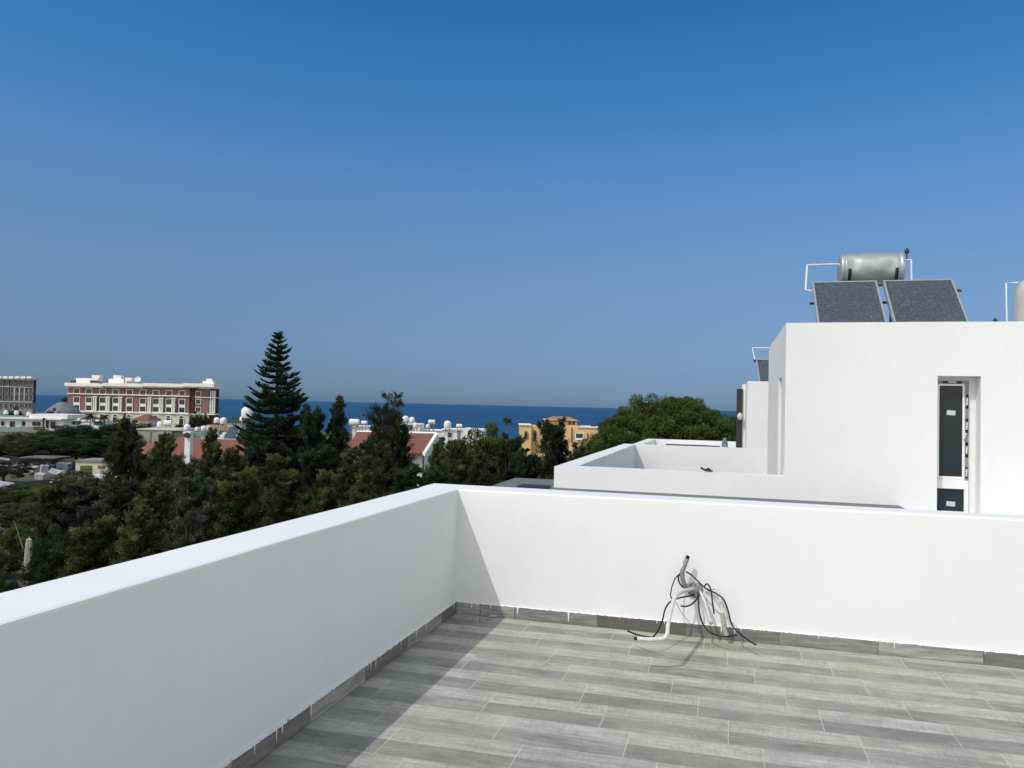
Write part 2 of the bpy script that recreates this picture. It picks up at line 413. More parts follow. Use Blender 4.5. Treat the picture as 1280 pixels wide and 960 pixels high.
# ------------------------------------------------------------------ ground and sea
def sstep(t): t = max(0., min(1., t)); return t*t*(3-2*t)
def gz(x, y):
    return -7.0 - 6*sstep((y-40)/260) - 16*sstep((y-330)/130)
def make_ground():
    ys = [-1500, -400, -120, -40, 0, 20, 40, 60, 80, 100, 130, 160, 200, 240, 280, 320, 340, 360, 380, 400, 420, 440, 460, 490, 600]
    xs = [-6000, -2500, -1200, -700, -450, -300, -200, -150, -110, -80, -55, -35, -20, -8, 5, 20, 40, 70, 120, 200, 350, 700, 1500, 3500, 6000]
    vs = []; fs = []
    for y in ys:
        for x in xs:
            vs.append((x, y, gz(x, y) + .25*noise.noise(Vector((x*.05, y*.05, 0)))))
    nx = len(xs)
    for j in range(len(ys)-1):
        for i in range(nx-1):
            a = j*nx+i; fs.append((a, a+1, a+nx+1, a+nx))
    m, n = nt('dry_ground'); g = G(n)
    ge = g('ShaderNodeNewGeometry')
    n1 = g('ShaderNodeTexNoise', i_Vector=ge.outputs['Position'], i_Scale=.07, i_Detail=8, i_Roughness=.65)
    n2 = g('ShaderNodeTexNoise', i_Vector=ge.outputs['Position'], i_Scale=1.6, i_Detail=8, i_Roughness=.8)
    c = g.ramp(n1.outputs[0], [(.35, (.03, .045, .015)), (.5, (.07, .07, .035)), (.7, (.16, .13, .085))])
    c = g.mix(g.math('MULTIPLY', n2.outputs[0], .6), c, (.04, .04, .02))
    b = g('ShaderNodeBsdfPrincipled', i_Base_Color=c, i_Roughness=.95)
    bp = g('ShaderNodeBump', i_Height=n2.outputs[0], i_Strength=.8, i_Distance=.2)
    n.links.new(bp.outputs[0], b.inputs['Normal']); g.out(b.outputs[0])
    o = MB().add(vs, fs, True).build('ground', m); o['kind'] = 'structure'
make_ground()
def make_sea():
    m, n = nt('sea_water'); g = G(n)
    ge = g('ShaderNodeNewGeometry')
    mp = g('ShaderNodeMapping', i_Vector=ge.outputs['Position'], i_Scale=(.012, .05, 1))
    n1 = g('ShaderNodeTexNoise', i_Vector=mp.outputs[0], i_Scale=1.0, i_Detail=9, i_Roughness=.72)
    mp2 = g('ShaderNodeMapping', i_Vector=ge.outputs['Position'], i_Scale=(.0011, .0035, 1))
    n2 = g('ShaderNodeTexNoise', i_Vector=mp2.outputs[0], i_Scale=1.0, i_Detail=4)
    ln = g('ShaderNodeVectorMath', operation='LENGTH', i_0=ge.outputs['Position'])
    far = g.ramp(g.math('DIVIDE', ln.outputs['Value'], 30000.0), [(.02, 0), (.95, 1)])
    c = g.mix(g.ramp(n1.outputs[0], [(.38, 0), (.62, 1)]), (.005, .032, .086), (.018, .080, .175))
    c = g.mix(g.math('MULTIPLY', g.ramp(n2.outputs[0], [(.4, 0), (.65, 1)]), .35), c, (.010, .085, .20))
    c = g.mix(g.math('MULTIPLY', far, .55), c, (.035, .12, .26))  # distance haze mixed into the water colour towards the horizon
    b = g('ShaderNodeBsdfPrincipled', i_Base_Color=c, i_Roughness=.55)
    b.inputs['Specular IOR Level'].default_value = .12
    g.out(b.outputs[0])
    R = 90000
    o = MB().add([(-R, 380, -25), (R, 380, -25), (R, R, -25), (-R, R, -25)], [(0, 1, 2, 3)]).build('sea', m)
    o['kind'] = 'structure'
make_sea()

# ------------------------------------------------------------------ our terrace
ZP = .975                                   # parapet height
FW = lambda x: 5.79 + WALLSLOPE*(x + 2.04)   # inner face line of the front wall
fl = MB().add([(-2.04, -7, 0), (9, -7, 0), (9, FW(9), 0), (-2.04, FW(-2.04), 0)], [(0, 1, 2, 3)]).build('terrace_floor', M['tile'])
tag(fl, kind='structure')

def wobbly_wall(p0, p1, nrm, th, z0, z1, seg=.25, amp=.0022, thf=None):
    """wall between p0,p1 (inner face line); nrm points outward; hand-plastered wobble at the edges"""
    p0, p1, nrm = Vector(p0), Vector(p1), Vector(nrm); L = (p1-p0).length; n = max(1, int(L/seg))
    prof = [(0, z0), (0, z1-.014), (.004, z1-.004), (.014, z1), (th-.014, z1+.001), (th-.004, z1-.003), (th, z1-.014), (th, z0)]
    vs = []; fs = []; m = len(prof)
    for i in range(n+1):
        p = p0.lerp(p1, i/n); dth = thf(p.x) if thf else 0
        for j, (o, z) in enumerate(prof):
            e1 = amp*noise.noise(Vector((i*.7, j < 4, 3.1)))*(1 if 1 <= j <= 6 else 0)
            e2 = amp*noise.noise(Vector((i*.55, j < 4, 9.7)))*(1 if 1 <= j <= 6 else 0)
            q = p + nrm*(o+e1+(dth if j >= 4 else 0)); vs.append((q.x, q.y, z+e2))
    for i in range(n):
        for j in range(m):
            k = (j+1) % m; fs.append((i*m+j, i*m+k, (i+1)*m+k, (i+1)*m+j))
    fs.append(tuple(range(m))); fs.append(tuple(reversed(range(n*m, n*m+m))))
    mb = MB(); mb.add(vs, fs, False)
    return mb
def sharp(o, ang=28):
    if ang > 40: o.data.set_sharp_from_angle(angle=radians(ang))
    return o
pl = wobbly_wall((-2.04, -7, 0), (-2.04, FW(-2.04)-.0005, 0), (-1, 0, 0), .325, -.3, ZP)
lw = sharp(pl.build('parapet_wall', M['plaster']))
tag(lw, 'white plastered parapet wall in shade along the left of the tiled terrace', 'wall')
pf = wobbly_wall((-2.364, FW(-2.364), 0), (9, FW(9), 0), (0, 1, 0), .325, -.3, ZP+.0015, thf=lambda x: -.095*max(0., min(1., (x+1.6)/3)))
fw = sharp(pf.build('parapet_wall', M['plaster']))
tag(fw, 'sunlit white plastered parapet wall across the far end of the tiled terrace', 'wall')
# skirting tiles, each a part of its wall
edges = [5.78, 5.45, 4.82, 4.19, 3.56, 2.92, 2.28, 1.64, 1.0, .36, -.28, -.92, -1.56, -2.2]
for a, b in zip(edges, edges[1:]):
    MB().box(-2.04, -2.026, b+.002, a-.002, .002, .093).build('skirting_tile', M['skirt'], lw, .002)
xe = [-2.025, -1.83, -1.55, -.905, -.262, .385, 1.03, 1.675, 2.32, 2.96, 3.6]
for a, b in zip(xe, xe[1:]):
    y0, y1 = FW(a), FW(b); t = .013
    MB().add([(a+.002, y0-t, .002), (b-.002, y1-t, .002), (b-.002, y1+.004, .002), (a+.002, y0+.004, .002),
              (a+.002, y0-t, .093), (b-.002, y1-t, .093), (b-.002, y1+.004, .093), (a+.002, y0+.004, .093)],
             [(0,3,2,1),(4,5,6,7),(0,1,5,4),(1,2,6,5),(2,3,7,6),(3,0,4,7)]).build('skirting_tile', M['skirt'], fw, .002)
hb = empty('white_house', (0, 0, -7), 0, 'white house carrying the tiled roof terrace, mostly below the parapets', 'house')
MB().box(-2.35, 9, -7, 6.09, -.6, 6.69).build('wall', M['plaster'], hb)
MB().box(-2.36, 9, -7, 6.10, 6.69, 6.699).build('roof', M['plaster'], hb)

# ------------------------------------------------------------------ neighbouring houses
YN = 12.0
def neighbour(Y0, zp, ztop, depth, towerd, label, XL=-2.62):
    """row house: sunk roof terrace with parapets, stair tower flush with its front"""
    g0 = -8.0
    r = empty('white_house', (XL, Y0, g0), 0, label, 'house')
    P = lambda z: z-g0
    X0, X1, XT = 0, 12.5, 3.46
    fz = zp-.975; y1 = depth
    MB().box(X0, X1, 0, y1, 0, P(fz)).build('wall', M['plaster_far'], r)
    m = MB()   # parapets ring
    m.box(0, .33, .33, y1, P(fz), P(zp)); m.box(0, XT-.0, 0, .33, P(fz), P(zp)); m.box(.33, X1, y1-.33, y1, P(fz), P(zp))
    m.build('parapet', M['plaster_far'], r)
    return r, P, XT, X1
# nearest neighbour
HB, P, XT, X1 = neighbour(YN, .696, 2.965, 8.72, 4.6, 'white row house with sunken roof terrace and stair tower carrying the large solar heater')
rx = lambda wx: wx+2.62
# stair tower with real recesses for the glazed door and the side window
zt = 2.965; th = 4.75
ox0, ox1, oz0, oz1 = rx(2.86), rx(3.40), P(.275), P(2.206)
rd = .27
sy0, sy1, sz0, sz1 = .75, 1.55, P(-.2), P(2.20)     # side opening on the west face
t = MB()
Zb = P(-.279)
# front wall leaves around the door recess
t.box(XT, ox0, 0, rd, Zb, P(zt)); t.box(ox1, X1, 0, rd, Zb, P(zt)); t.box(ox0, ox1, 0, rd, oz1, P(zt)); t.box(ox0, ox1, 0, rd, Zb, oz0)
t.build('stair_tower_front', M['plaster_far'], HB)
t = MB()
t.box(XT+.22, X1, rd, th, Zb, P(zt)-.5); t.box(XT+.22, X1, th-.2, th, P(zt)-.5, P(zt)); t.box(X1-.2, X1, rd, th-.2, P(zt)-.5, P(zt))
t.box(XT, XT+.22, rd, sy0, Zb, P(zt)); t.box(XT, XT+.22, sy1, th, Zb, P(zt)); t.box(XT, XT+.22, sy0, sy1, sz1, P(zt))
t.build('stair_tower', M['plaster_far'], HB)
# balcony door in the recess
def lx(px, py): p = at(px, py, Y=YN+.20); return rx(p.x), P(p.z)
dr = empty('door', (0, 0, 0)); dr.parent = HB
fx0, fx1 = ox0-.0, lx(1211, 540)[0]; fz1 = P(2.15)
yF = .20
tz0, tz1 = lx(1190, 611)[1], lx(1190, 599)[1]
MB().box(fx1+.002, ox1, .235, rd-.002, oz0, oz1).build('reveal', M['plaster_far'], dr)
MB().box(ox0, fx1, .235, rd-.002, fz1+.002, oz1).build('reveal', M['plaster_far'], dr)
fr = MB()
fr.box(fx0, fx0+.052, yF, .255, oz0, fz1); fr.box(fx1-.052, fx1, yF, .255, oz0, fz1)
fr.box(fx0+.052, fx1-.052, yF, .255, fz1-.05, fz1); fr.box(fx0+.052, fx1-.052, yF, .255, tz0, tz1)
fr.box(fx0+.052, fx1-.052, yF, .255, oz0, oz0+.022)
fro = fr.build('frame', M['pvc'], dr, .003)
sa = MB(); a0, a1, b0, b1 = fx0+.054, fx1-.054, tz1+.002, fz1-.052
sa.box(a0, a0+.022, yF+.012, .25, b0, b1); sa.box(a1-.022, a1, yF+.012, .25, b0, b1)
sa.box(a0+.022, a1-.022, yF+.012, .25, b1-.022, b1); sa.box(a0+.022, a1-.022, yF+.012, .25, b0, b0+.035)
sa.build('sash', M['pvc'], dr, .002)
MB().box(a0+.022, a1-.022, yF+.03, yF+.04, b0+.035, b1-.022).build('pane', M['doorglass'], dr)
MB().box(fx0+.052, fx1-.052, yF+.03, yF+.04, oz0+.022, tz0).build('pane', M['doorglass'], dr)
def sticker(px, py):
    c = lx(px, py); M_ = Matrix.Translation((c[0], yF+.026, c[1])) @ Matrix.Rotation(radians(3), 4, 'Y')
    MB().obox(M_, .11, .004, .068).build('sticker', M['paper'], dr)
sticker(1189.5, 516); sticker(1189, 630)
hx, hz = lx(1203.5, 547)
MB().tube([(hx+.012, yF+.0, hz-.02), (hx+.012, yF-.03, hz-.02), (hx+.03, yF-.035, hz+.07)], .008).build('handle', M['pvc'], dr)
# printed protective film still on the frame: grey tape, black blocks with white lettering
def text_mesh(name, body, size, M4, mat, parent):
    c = bpy.data.curves.new(name, 'FONT'); c.body = body; c.size = size; c.align_x = 'CENTER'; c.align_y = 'CENTER'; c.offset = .0015
    o = bpy.data.objects.new('tmp', c); me = bpy.data.meshes.new_from_object(o); me.transform(M4)
    bpy.data.objects.remove(o); bpy.data.curves.remove(c)
    me.materials.clear(); me.materials.append(mat); me.name = name
    q = bpy.data.objects.new(name, me); COL.objects.link(q); q.parent = parent; return q
tp = MB()
tp.box(fx0+.004, fx0+.048, yF-.003, yF, tz1-.01, fz1-.004); tp.box(fx1-.048, fx1-.004, yF-.003, yF, tz1-.01, fz1-.004)
tp.box(fx0+.05, fx1-.05, yF-.003, yF, fz1-.046, fz1-.004); tp.build('protective_tape', M['tape'], dr)
blocks = []
for yy0, yy1 in ((493, 511), (523, 541.5), (553, 572), (584, 598)):
    blocks.append((fx1-.026, (lx(1208, yy0)[1]+lx(1208, yy1)[1])/2, abs(lx(1208, yy0)[1]-lx(1208, yy1)[1]), 1))
for yy0, yy1 in ((490, 507), (520, 537), (550, 567), (580, 597)):
    blocks.append((fx0+.026, (lx(1172, yy0)[1]+lx(1172, yy1)[1])/2, abs(lx(1172, yy0)[1]-lx(1172, yy1)[1]), 1))
blocks.append(((fx0+fx1)/2+.01, fz1-.025, .24, 0))
for bx_, bz_, ln_, vert in blocks:
    tb = MB()
    if vert: tb.box(bx_-.020, bx_+.020, yF-.0055, yF-.003, bz_-ln_/2, bz_+ln_/2)
    else: tb.box(bx_-ln_/2, bx_+ln_/2, yF-.0055, yF-.003, bz_-.02, bz_+.02)
    R4 = Matrix.Translation((bx_, yF-.007, bz_)) @ Matrix.Rotation(radians(90), 4, 'X') @ (Matrix.Rotation(radians(90), 4, 'Z') if vert else Matrix.Identity(4))
    tb.build('tape_print', M['tapeblack'], dr)
    text_mesh('tape_lettering', 'WINSA', .034, R4, M['pvc'], dr)
# side window inside the west recess
swn = MB(); swn.box(XT+.16, XT+.2, sy0+.05, sy1-.05, sz0, sz1-.05); swn.build('window', M['pvc'], HB)
# grey membrane roof between the two houses, lower than both parapets
gr = MB(); gr.add([(rx(-3.52), -5.8, P(.362)), (rx(2.38), -5.8, P(.362)), (rx(2.38), -.003, P(.362)), (rx(-3.0+.38), -.003, P(.362)), (rx(-2.62), .0, P(.362)), (rx(-2.62), 1.3, P(.362)), (rx(-3.60), 1.25, P(.362))], [(0, 1, 2, 3, 4, 5, 6)])
gr.build('flat_roof', M['grey_roof'], HB)
MB().box(rx(-3.5), rx(2.38), -5.8, -.01, 0, P(.355)).build('wing', M['plaster_far'], HB)
MB().box(rx(-3.58), rx(-2.63), -.01, 1.2, 0, P(.355)).build('wing', M['plaster_far'], HB)
MB().box(rx(2.38), X1, -5.8, -.002, 0, P(.27)).build('ledge', M['plaster_far'], HB)
MB().box(rx(-3.12), rx(-2.66), -.42, -.05, P(.365), P(.40)).build('roof_hatch', M['darkmetal'], HB)
# terrace floor and cables of the neighbour
fz = P(.696-.975)
MB().box(.33, XT, .33, 8.39, fz, fz+.006).build('floor', M['concrete_grey'], HB)

# second neighbour
YC = 26.6
rx3 = lambda wx: wx+3.10
HC, PC, XT3, X13 = neighbour(YC, .41, 2.55, 5.6, 4.5, 'more distant white row house with a low terrace wall and stair tower', XL=-3.10)
xc = rx3(at(934, 520, Y=YC).x)
zc = at(935, 476.5, Y=YC).z
MB().box(xc, X13, 0, 4.6, PC(-.565), PC(zc)).build('stair_tower', M['plaster_far'], HC, .015)
dl = at(928, 481, Y=YC+2.8)
MB().box(rx3(dl.x), xc-.002, 2.4, 3.8, PC(-.565), PC(dl.z)).build('stair_tower_lobby', M['plaster_far'], HC, .015)
d0 = at(921, 486, Y=YC+2.35); d1 = at(927.5, 552, Y=YC+2.35)
dd = MB().box(rx3(d0.x), rx3(d1.x)-.0, 2.33, 2.39, PC(-.4), PC(d0.z)).build('open_door', M['darkmetal'], HC)
dk = at(925, 521, Y=YC+2.2)
MB().lathe([(0, -.12), (.06, -.10), (.10, 0), (.08, .10), (0, .16)], (rx3(dk.x), 2.2, PC(dk.z)), 12).build('wall_lamp', M['cream_plastic'], HC)
v = at(906, 552, Y=YC+.2)
vt = MB().lathe([(.11, 0), (.10, .10), (.08, .24), (.04, .32), (0, .33)], (0, 0, 0), 12).build('vent_cowl', M['tarp_grey'], None, 0, (v.x, v.y, .41))
tag(vt, 'small dark grey vent cowl standing on the farther white terrace wall', 'vent')
MB().tube([(rx3(at(832, 557, Y=YC).x), .16, PC(.41)+.03), (rx3(at(880, 557, Y=YC).x), .16, PC(.41)+.03), (rx3(at(900, 557, Y=YC).x), .16, PC(.41)+.02)], .025, 6).build('roof_cable', M['darkmetal'], HC)

# loose cable ends on the neighbour's terrace wall
tips = []
for k, (pts, r) in enumerate([([(876, 584), (880, 586.5), (884, 588), (891, 588.5)], .016), ([(881, 588.5), (885, 585.5), (888, 587.5)], .016)]):
    q = [at(a, b, Y=YN+.22) for a, b in pts]
    q = [Vector((p.x, YN+.17, max(.715, p.z))) for p in q]
    o = MB().tube(smooth_pts(q, 5), r, 6).build('cable_end', M['darkmetal'])
    tag(o, ['longer dark cable end lying on the neighbouring terrace wall', 'shorter hooked dark cable end on the neighbouring terrace wall'][k], 'cable', 'cable ends on the neighbouring wall')

# ------------------------------------------------------------------ solar water heater (near)
def heater(name, loc, rz, label, sc=1.0, tank=True):
    r = empty(name, loc, rz, label, 'solar heater'); r.scale = (sc, sc, sc)
    return r
H = heater('solar_water_heater', (1.26, 11.72, 2.465), 0, 'large solar heater with dented metal tank and two dark panels on the stair tower')
ta = radians(41.5)
def panel(x0, x1, parent):
    wd = x1-x0; L = 1.16
    Mx = Matrix.Translation((x0, .62, .455)) @ Matrix.Rotation(ta, 4, 'X')
    e = empty('collector', (0, 0, 0)); e.parent = parent; e.matrix_local = Mx
    fr = MB()
    fr.box(0, .028, 0, L, 0, .09); fr.box(wd-.028, wd, 0, L, 0, .09); fr.box(.028, wd-.028, 0, .028, 0, .09); fr.box(.028, wd-.028, L-.028, L, 0, .09)
    fr.build('frame', M['alu'], e, .003)
    MB().box(.028, wd-.028, .028, L-.028, .01, .075).build('glass', M['collector'], e)
    return e
PZ = 0
HH = empty('mount', (0, 0, PZ)); HH.parent = H
panel(.045, 1.0, HH); panel(1.09, 2.07, HH)
def hp(px, py, Y): p = at(px, py, Y=Y); return Vector((p.x-1.26, Y-11.72, p.z-2.465))
tY = 13.75; tc0 = hp(1049, 338.5, tY); tc1 = hp(1128, 335.5, tY)
zc_ = (tc0.z+tc1.z)/2; tcx0, tcx1, ty = tc0.x, tc1.x, tc0.y; tr = .272
Rt = Matrix.Rotation(radians(90), 3, 'Y')
L = tcx1-tcx0
prof = [(0, 0), (tr*.93, 0), (tr*.99, .012), (tr, .03), (tr, .06), (tr*.985, .066), (tr*.985, .075), (tr, .082)]
for i in range(1, 16): prof.append((tr, .082+(L-.164)*i/16))
prof += [(tr, L-.082), (tr*.985, L-.075), (tr*.985, L-.066), (tr, L-.06), (tr, L-.03), (tr*.99, L-.012), (tr*.93, L), (0, L)]
tm = MB(); tm.lathe(prof, (0, 0, 0), 48, Rt)
vv = []
for x, y, z in tm.v:       # dents on the sunny face, near both saddle straps
    a = math.atan2(z, -y); rr = math.hypot(y, z)
    if rr > tr*.95 and .08 < x < L-.08:
        d = 0
        for cx, ca, sx_, sa_, amp in ((.19, .12, .07, .35, .035), (L-.2, .0, .06, .3, .03), (.33, -.15, .12, .3, .012), (L*.5, -.5, .25, .3, .01), (L-.34, .1, .05, .2, .01)):
            d += amp*math.exp(-((x-cx)/sx_)**2-((a-ca)/sa_)**2)
        d += .003*sin(x*60)
        y *= (rr-d)/rr; z *= (rr-d)/rr
    vv.append((x, y, z))
tm.v = vv
tk = tm.build('tank', M['galv'], H, 0, (tcx0, ty, zc_))
sharp(tk, 50)
for sx_ in (.13, L-.13):
    st = MB()
    n = 14; pts = []
    for i in range(n+1):
        a = radians(-100+i*95/n)    # underside to front
        pts.append((sx_, -cos(a)*(tr+.006), sin(a)*(tr+.006)))
    vs = []
    for p in pts:
        vs += [(p[0]-.025, p[1], p[2]), (p[0]+.025, p[1], p[2])]
    st.add(vs, [(2*i, 2*i+1, 2*i+3, 2*i+2) for i in range(n)], True)
    st.build('strap', M['darkmetal'], tk)
pp = MB(); pp.tube([(tcx0+.01, ty, zc_+.07), hp(1048, 330, tY), hp(1009, 331.5, tY-.1)], .017)
pp.tube([hp(1009, 331.5, tY-.1), hp(1007, 362, 13.3), hp(1015, 364, 13.25)], .017); pp.build('pipe', M['whitepipe'], H)
pp = MB(); a = hp(1139, 325, tY); pp.tube([hp(1127, 325, tY), a], .015); pp.tube([a, hp(1139.5, 360, tY-.2)], .017); pp.build('pipe', M['whitepipe'], H)
pp = MB(); a = hp(1133.5, 325, tY); pp.tube([a, a+Vector((0, 0, .13))], .012); pp.build('pipe', M['rustred'], H)
MB().lathe([(0, .1), (.03, .11), (.035, .15), (.012, .19), (0, .2)], a, 10).build('vent_valve', M['darkmetal'], H)
pp = MB(); pp.tube([hp(1188, 362, 13.3), hp(1202, 363.5, 13.3)], .022); pp.build('pipe', M['rustred'], H)
fm = MB()
zt_ = zc_-tr
for lx_ in (tcx0+.13, tcx1-.13):
    fm.tube([(lx_, ty-.18, 0), (lx_, ty-.18, zt_+.08)], .022, 6); fm.tube([(lx_, ty+.2, 0), (lx_, ty+.2, zt_+.08)], .022, 6)
    fm.tube([(lx_, ty-.22, zt_+.01), (lx_, ty+.24, zt_+.01)], .022, 6)
fm.tube([(tcx0-.1, ty-.2, zt_-.02), (tcx1+.1, ty-.2, zt_-.02)], .02, 6)
fm.tube([(.0, 1.30, .92), (2.1, 1.30, .92)], .02, 6); fm.tube([(.0, .6, .25), (2.1, .6, .25)], .02, 6)
fm.tube([(1.03, 1.36, 0), (1.03, 1.36, .9)], .02, 6); fm.tube([(.2, 1.36, 0), (.2, 1.36, .9)], .02, 6); fm.tube([(2.0, 1.36, 0), (2.0, 1.36, .98)], .02, 6)
fm.build('stand', M['darkmetal'], H)

# cream tank at the right edge
p = at(1268, 403, Y=14.6); pt = at(1268, 350, Y=14.6)
tr2 = .52
WT = empty('water_tank', (p.x+tr2+.02, 14.6, 2.465), 0, 'cream plastic water tank standing at the right end of the stair tower roof', 'water tank')
hh = pt.z-2.465
pr = [(tr2*.9, 0), (tr2*.97, .05), (tr2, .2)]
pr += [(tr2*(1+.008*sin(i*2.2)), .2+(hh-.42)*i/10) for i in range(1, 11)]
pr += [(tr2*.97, hh-.12), (tr2*.86, hh-.03), (tr2*.6, hh+.04), (.2, hh+.06), (.2, hh+.10), (0, hh+.1)]
MB().lathe(pr, n=40).build('tank_body', M['cream_plastic'], WT)
a = at(1258, 353.5, Y=14.55)-Vector((p.x+tr2+.02, 14.6, 2.465)); 
MB().tube([(-tr2+.01, -.05, a.z), (a.x, -.05, a.z), (a.x+.03, -.05, 0)], .017).build('pipe', M['whitepipe'], WT)
b = at(1244, 402, Y=12.06); 
kb = MB().lathe([(.03, 0), (.03, .03), (.012, .05), (0, .06)], n=8).build('roof_drain_cap', M['darkmetal'], None, 0, (b.x, 12.06, 2.966))
tag(kb, 'tiny dark cap on the stair tower roof between the panels and the cream tank', 'cap')

# far heater on the second tower
def fp(px, py, Y): return at(px, py, Y=Y)
yh = YC+1.0
b0 = fp(950, 476, yh); t0 = fp(946.8, 450, yh+.9)
H2 = empty('solar_water_heater', (b0.x, yh, zc), 0, 'smaller looking solar heater panel with thin white pipe on the more distant stair tower', 'solar heater')
def rel(p, o): return Vector(p)-Vector(o.location)
tl = rel(t0, H2); zz = tl.z
e = MB(); x0, x1 = tl.x, tl.x+1.05
e.add([(0+.03, 0, .0), (1.08, 0, 0), (x1+.03, .9, zz), (x0, .9, zz), (.03, .07, -.05), (1.08, .07, -.05), (x1+.03, .97, zz-.05), (x0, .97, zz-.05)],
      [(0, 1, 2, 3), (7, 6, 5, 4), (0, 4, 5, 1), (1, 5, 6, 2), (2, 6, 7, 3), (3, 7, 4, 0)])
e.build('collector', M['collector'], H2)
MB().tube([(0+.0, -.01, 0), (x0-.03, .89, zz)], .03, 4).build('frame', M['alu'], H2)
MB().tube([(x0-.03, .89, zz+.02), (x1+.03, .89, zz+.02)], .02, 4).build('frame', M['alu'], H2)
q0 = rel(fp(944, 451.5, yh+.9), H2); q1 = rel(fp(940.5, 435, yh+1.3), H2); q2 = rel(fp(966, 435, yh+1.3), H2)
MB().tube([q0, q1, q2, q2+Vector((.3, 0, 0))], .026, 6).build('pipe', M['whitepipe'], H2)
MB().tube([q0+Vector((-.05, 0, .02)), q0+Vector((.2, 0, .0))], .05, 6).build('pipe_joint', M['darkmetal'], H2)
MB().tube([q2+Vector((.25, .1, 0)), q2+Vector((1.4, .1, 0))], .27, 16).build('tank', M['galv'], H2)
MB().tube([(.9, 1.2, 0), (.9, 1.2, zz+.1)], .03, 6).build('stand', M['darkmetal'], H2)

# ------------------------------------------------------------------ cables at the terrace wall
CG = 'cables and conduits hanging out of the terrace wall'
yw = 5.85
def cp(cx, cy, dy): return at(740+cx/5.333, 670+cy/5.333, Y=yw-dy)
def cable(name, pts, r, mat, label, cat, n=8, k=8, caps=()):
    q = smooth_pts([cp(*p) for p in pts], k)
    for v in q: v.z = max(v.z, r+.001)
    o = MB().tube(q, r, n).build(name, mat); tag(o, label, cat, CG)
    for mt, end, ln, rr in caps:
        a, b = (q[0], q[1]) if end == 0 else (q[-1], q[-2])
        dr_ = (a-b).normalized(); MB().tube([a-dr_*ln*.4, a+dr_*ln*.6], rr, 8).build('end_cap', mt, o)
    return o
cable('wrapped_pipe', [(690, 350, -.02), (655, 352, .06), (622, 330, .10), (604, 285, .12), (603, 235, .13), (618, 190, .13), (634, 150, .13)], .017, M['grey_wrap'],
      'grey wrapped pipe stub curving up from the wall to a black open end', 'pipe', caps=[(M['black_rubber'], 1, .035, .014)])
cable('plastic_wrap', [(606, 262, .12), (598, 215, .135), (612, 180, .13), (632, 205, .125)], .008, M['conduit'], 'crumpled white plastic scrap wrapped around the upright grey pipe stub', 'wrapping', 6)
cable('white_conduit', [(705, 350, -.02), (660, 356, .08), (600, 372, .25), (556, 405, .45), (530, 480, .62), (508, 590, .78), (500, 655, .86), (470, 684, .90), (390, 690, .93), (300, 684, .95)], .0135, M['conduit'],
      'thick long white conduit bending down from the wall and out above the floor', 'conduit', 10, caps=[(M['black_rubber'], 1, .03, .010)])
cable('white_conduit', [(712, 358, -.02), (726, 380, .08), (748, 430, .13), (772, 510, .16), (794, 580, .18)], .0105, M['conduit'],
      'short straight white conduit hanging down to the skirting, middle one', 'conduit', 8, caps=[(M['grey_wrap'], 1, .02, .012)])
cable('beige_conduit', [(720, 352, -.01), (765, 368, .05), (800, 352, .09), (828, 352, .10), (846, 395, .12), (862, 460, .14), (870, 525, .15)], .010, M['conduit'],
      'off-white conduit arching right from the wall into a beige sleeve', 'conduit', 8)
cable('beige_sleeve', [(868, 512, .15), (874, 560, .16), (882, 615, .17), (896, 662, .18)], .0165, M['beige_wrap'],
      'thick beige sleeve around the end of the right-hand conduit', 'pipe sleeve', 10, caps=[(M['conduit'], 1, .02, .010)])
cable('black_cable', [(628, 238, .10), (660, 258, .13), (705, 300, .16), (760, 350, .18), (825, 382, .20), (875, 420, .22), (905, 490, .24), (930, 585, .27), (975, 642, .32), (1040, 692, .38), (1095, 727, .42)], .0058, M['black_rubber'],
      'long black cable sweeping from the pipe stub down to the right and over the floor', 'cable')
cable('black_cable', [(590, 246, .12), (576, 272, .13), (582, 310, .12), (608, 340, .08), (650, 352, .0)], .0058, M['black_rubber'],
      'short black cable looping close around the upright pipe stub', 'cable')
cable('black_cable', [(588, 250, .12), (556, 280, .15), (545, 305, .16), (530, 350, .18), (524, 400, .20), (545, 430, .22)], .0045, M['black_rubber'],
      'thin black cable bowing out left of the upright pipe stub', 'cable')
cable('black_cable', [(705, 352, .0), (709, 420, .16), (716, 510, .22), (745, 595, .27), (800, 648, .31), (880, 671, .34), (965, 660, .32)], .0062, M['black_rubber'],
      'black cable hanging from the wall in a deep loop that rests by the beige sleeve', 'cable')
cable('black_cable', [(700, 384, .0), (650, 400, .12), (585, 412, .2), (520, 440, .28), (487, 490, .35), (470, 560, .42), (440, 630, .5), (408, 674, .55)], .0058, M['black_rubber'],
      'black cable running behind the long white conduit and ending on the floor left of it', 'cable')
cable('black_cable', [(238, 632, .50), (285, 652, .56), (345, 668, .62), (415, 680, .68)], .0062, M['black_rubber'],
      'black cable end poking out left of the long white conduit tip', 'cable')
cable('black_cable', [(712, 400, .02), (690, 432, .14), (655, 460, .18), (620, 470, .18), (592, 466, .18)], .0058, M['black_rubber'],
      'short black cable curling left beneath the white conduit bend', 'cable')
cable('black_cable', [(748, 338, .06), (762, 320, .12), (780, 330, .17), (795, 370, .2), (803, 440, .22), (814, 520, .23)], .0058, M['black_rubber'],
      'short black cable hooked over and hanging straight down between two conduits', 'cable')
cable('thin_grey_wire', [(560, 440, .2), (590, 500, .12), (630, 552, .06), (655, 572, .04)], .0028, M['conduit'], 'thin pale wire trailing behind the black cables', 'wire', 5)
hb_ = MB()
c = cp(690, 352, 0); hb_.lathe([(0, 0), (.05, 0), (.058, .003), (.045, .012), (.02, .014), (0, .014)], (c.x, FW(c.x)+.001, c.z), 18, Matrix.Rotation(radians(90), 3, 'X'))
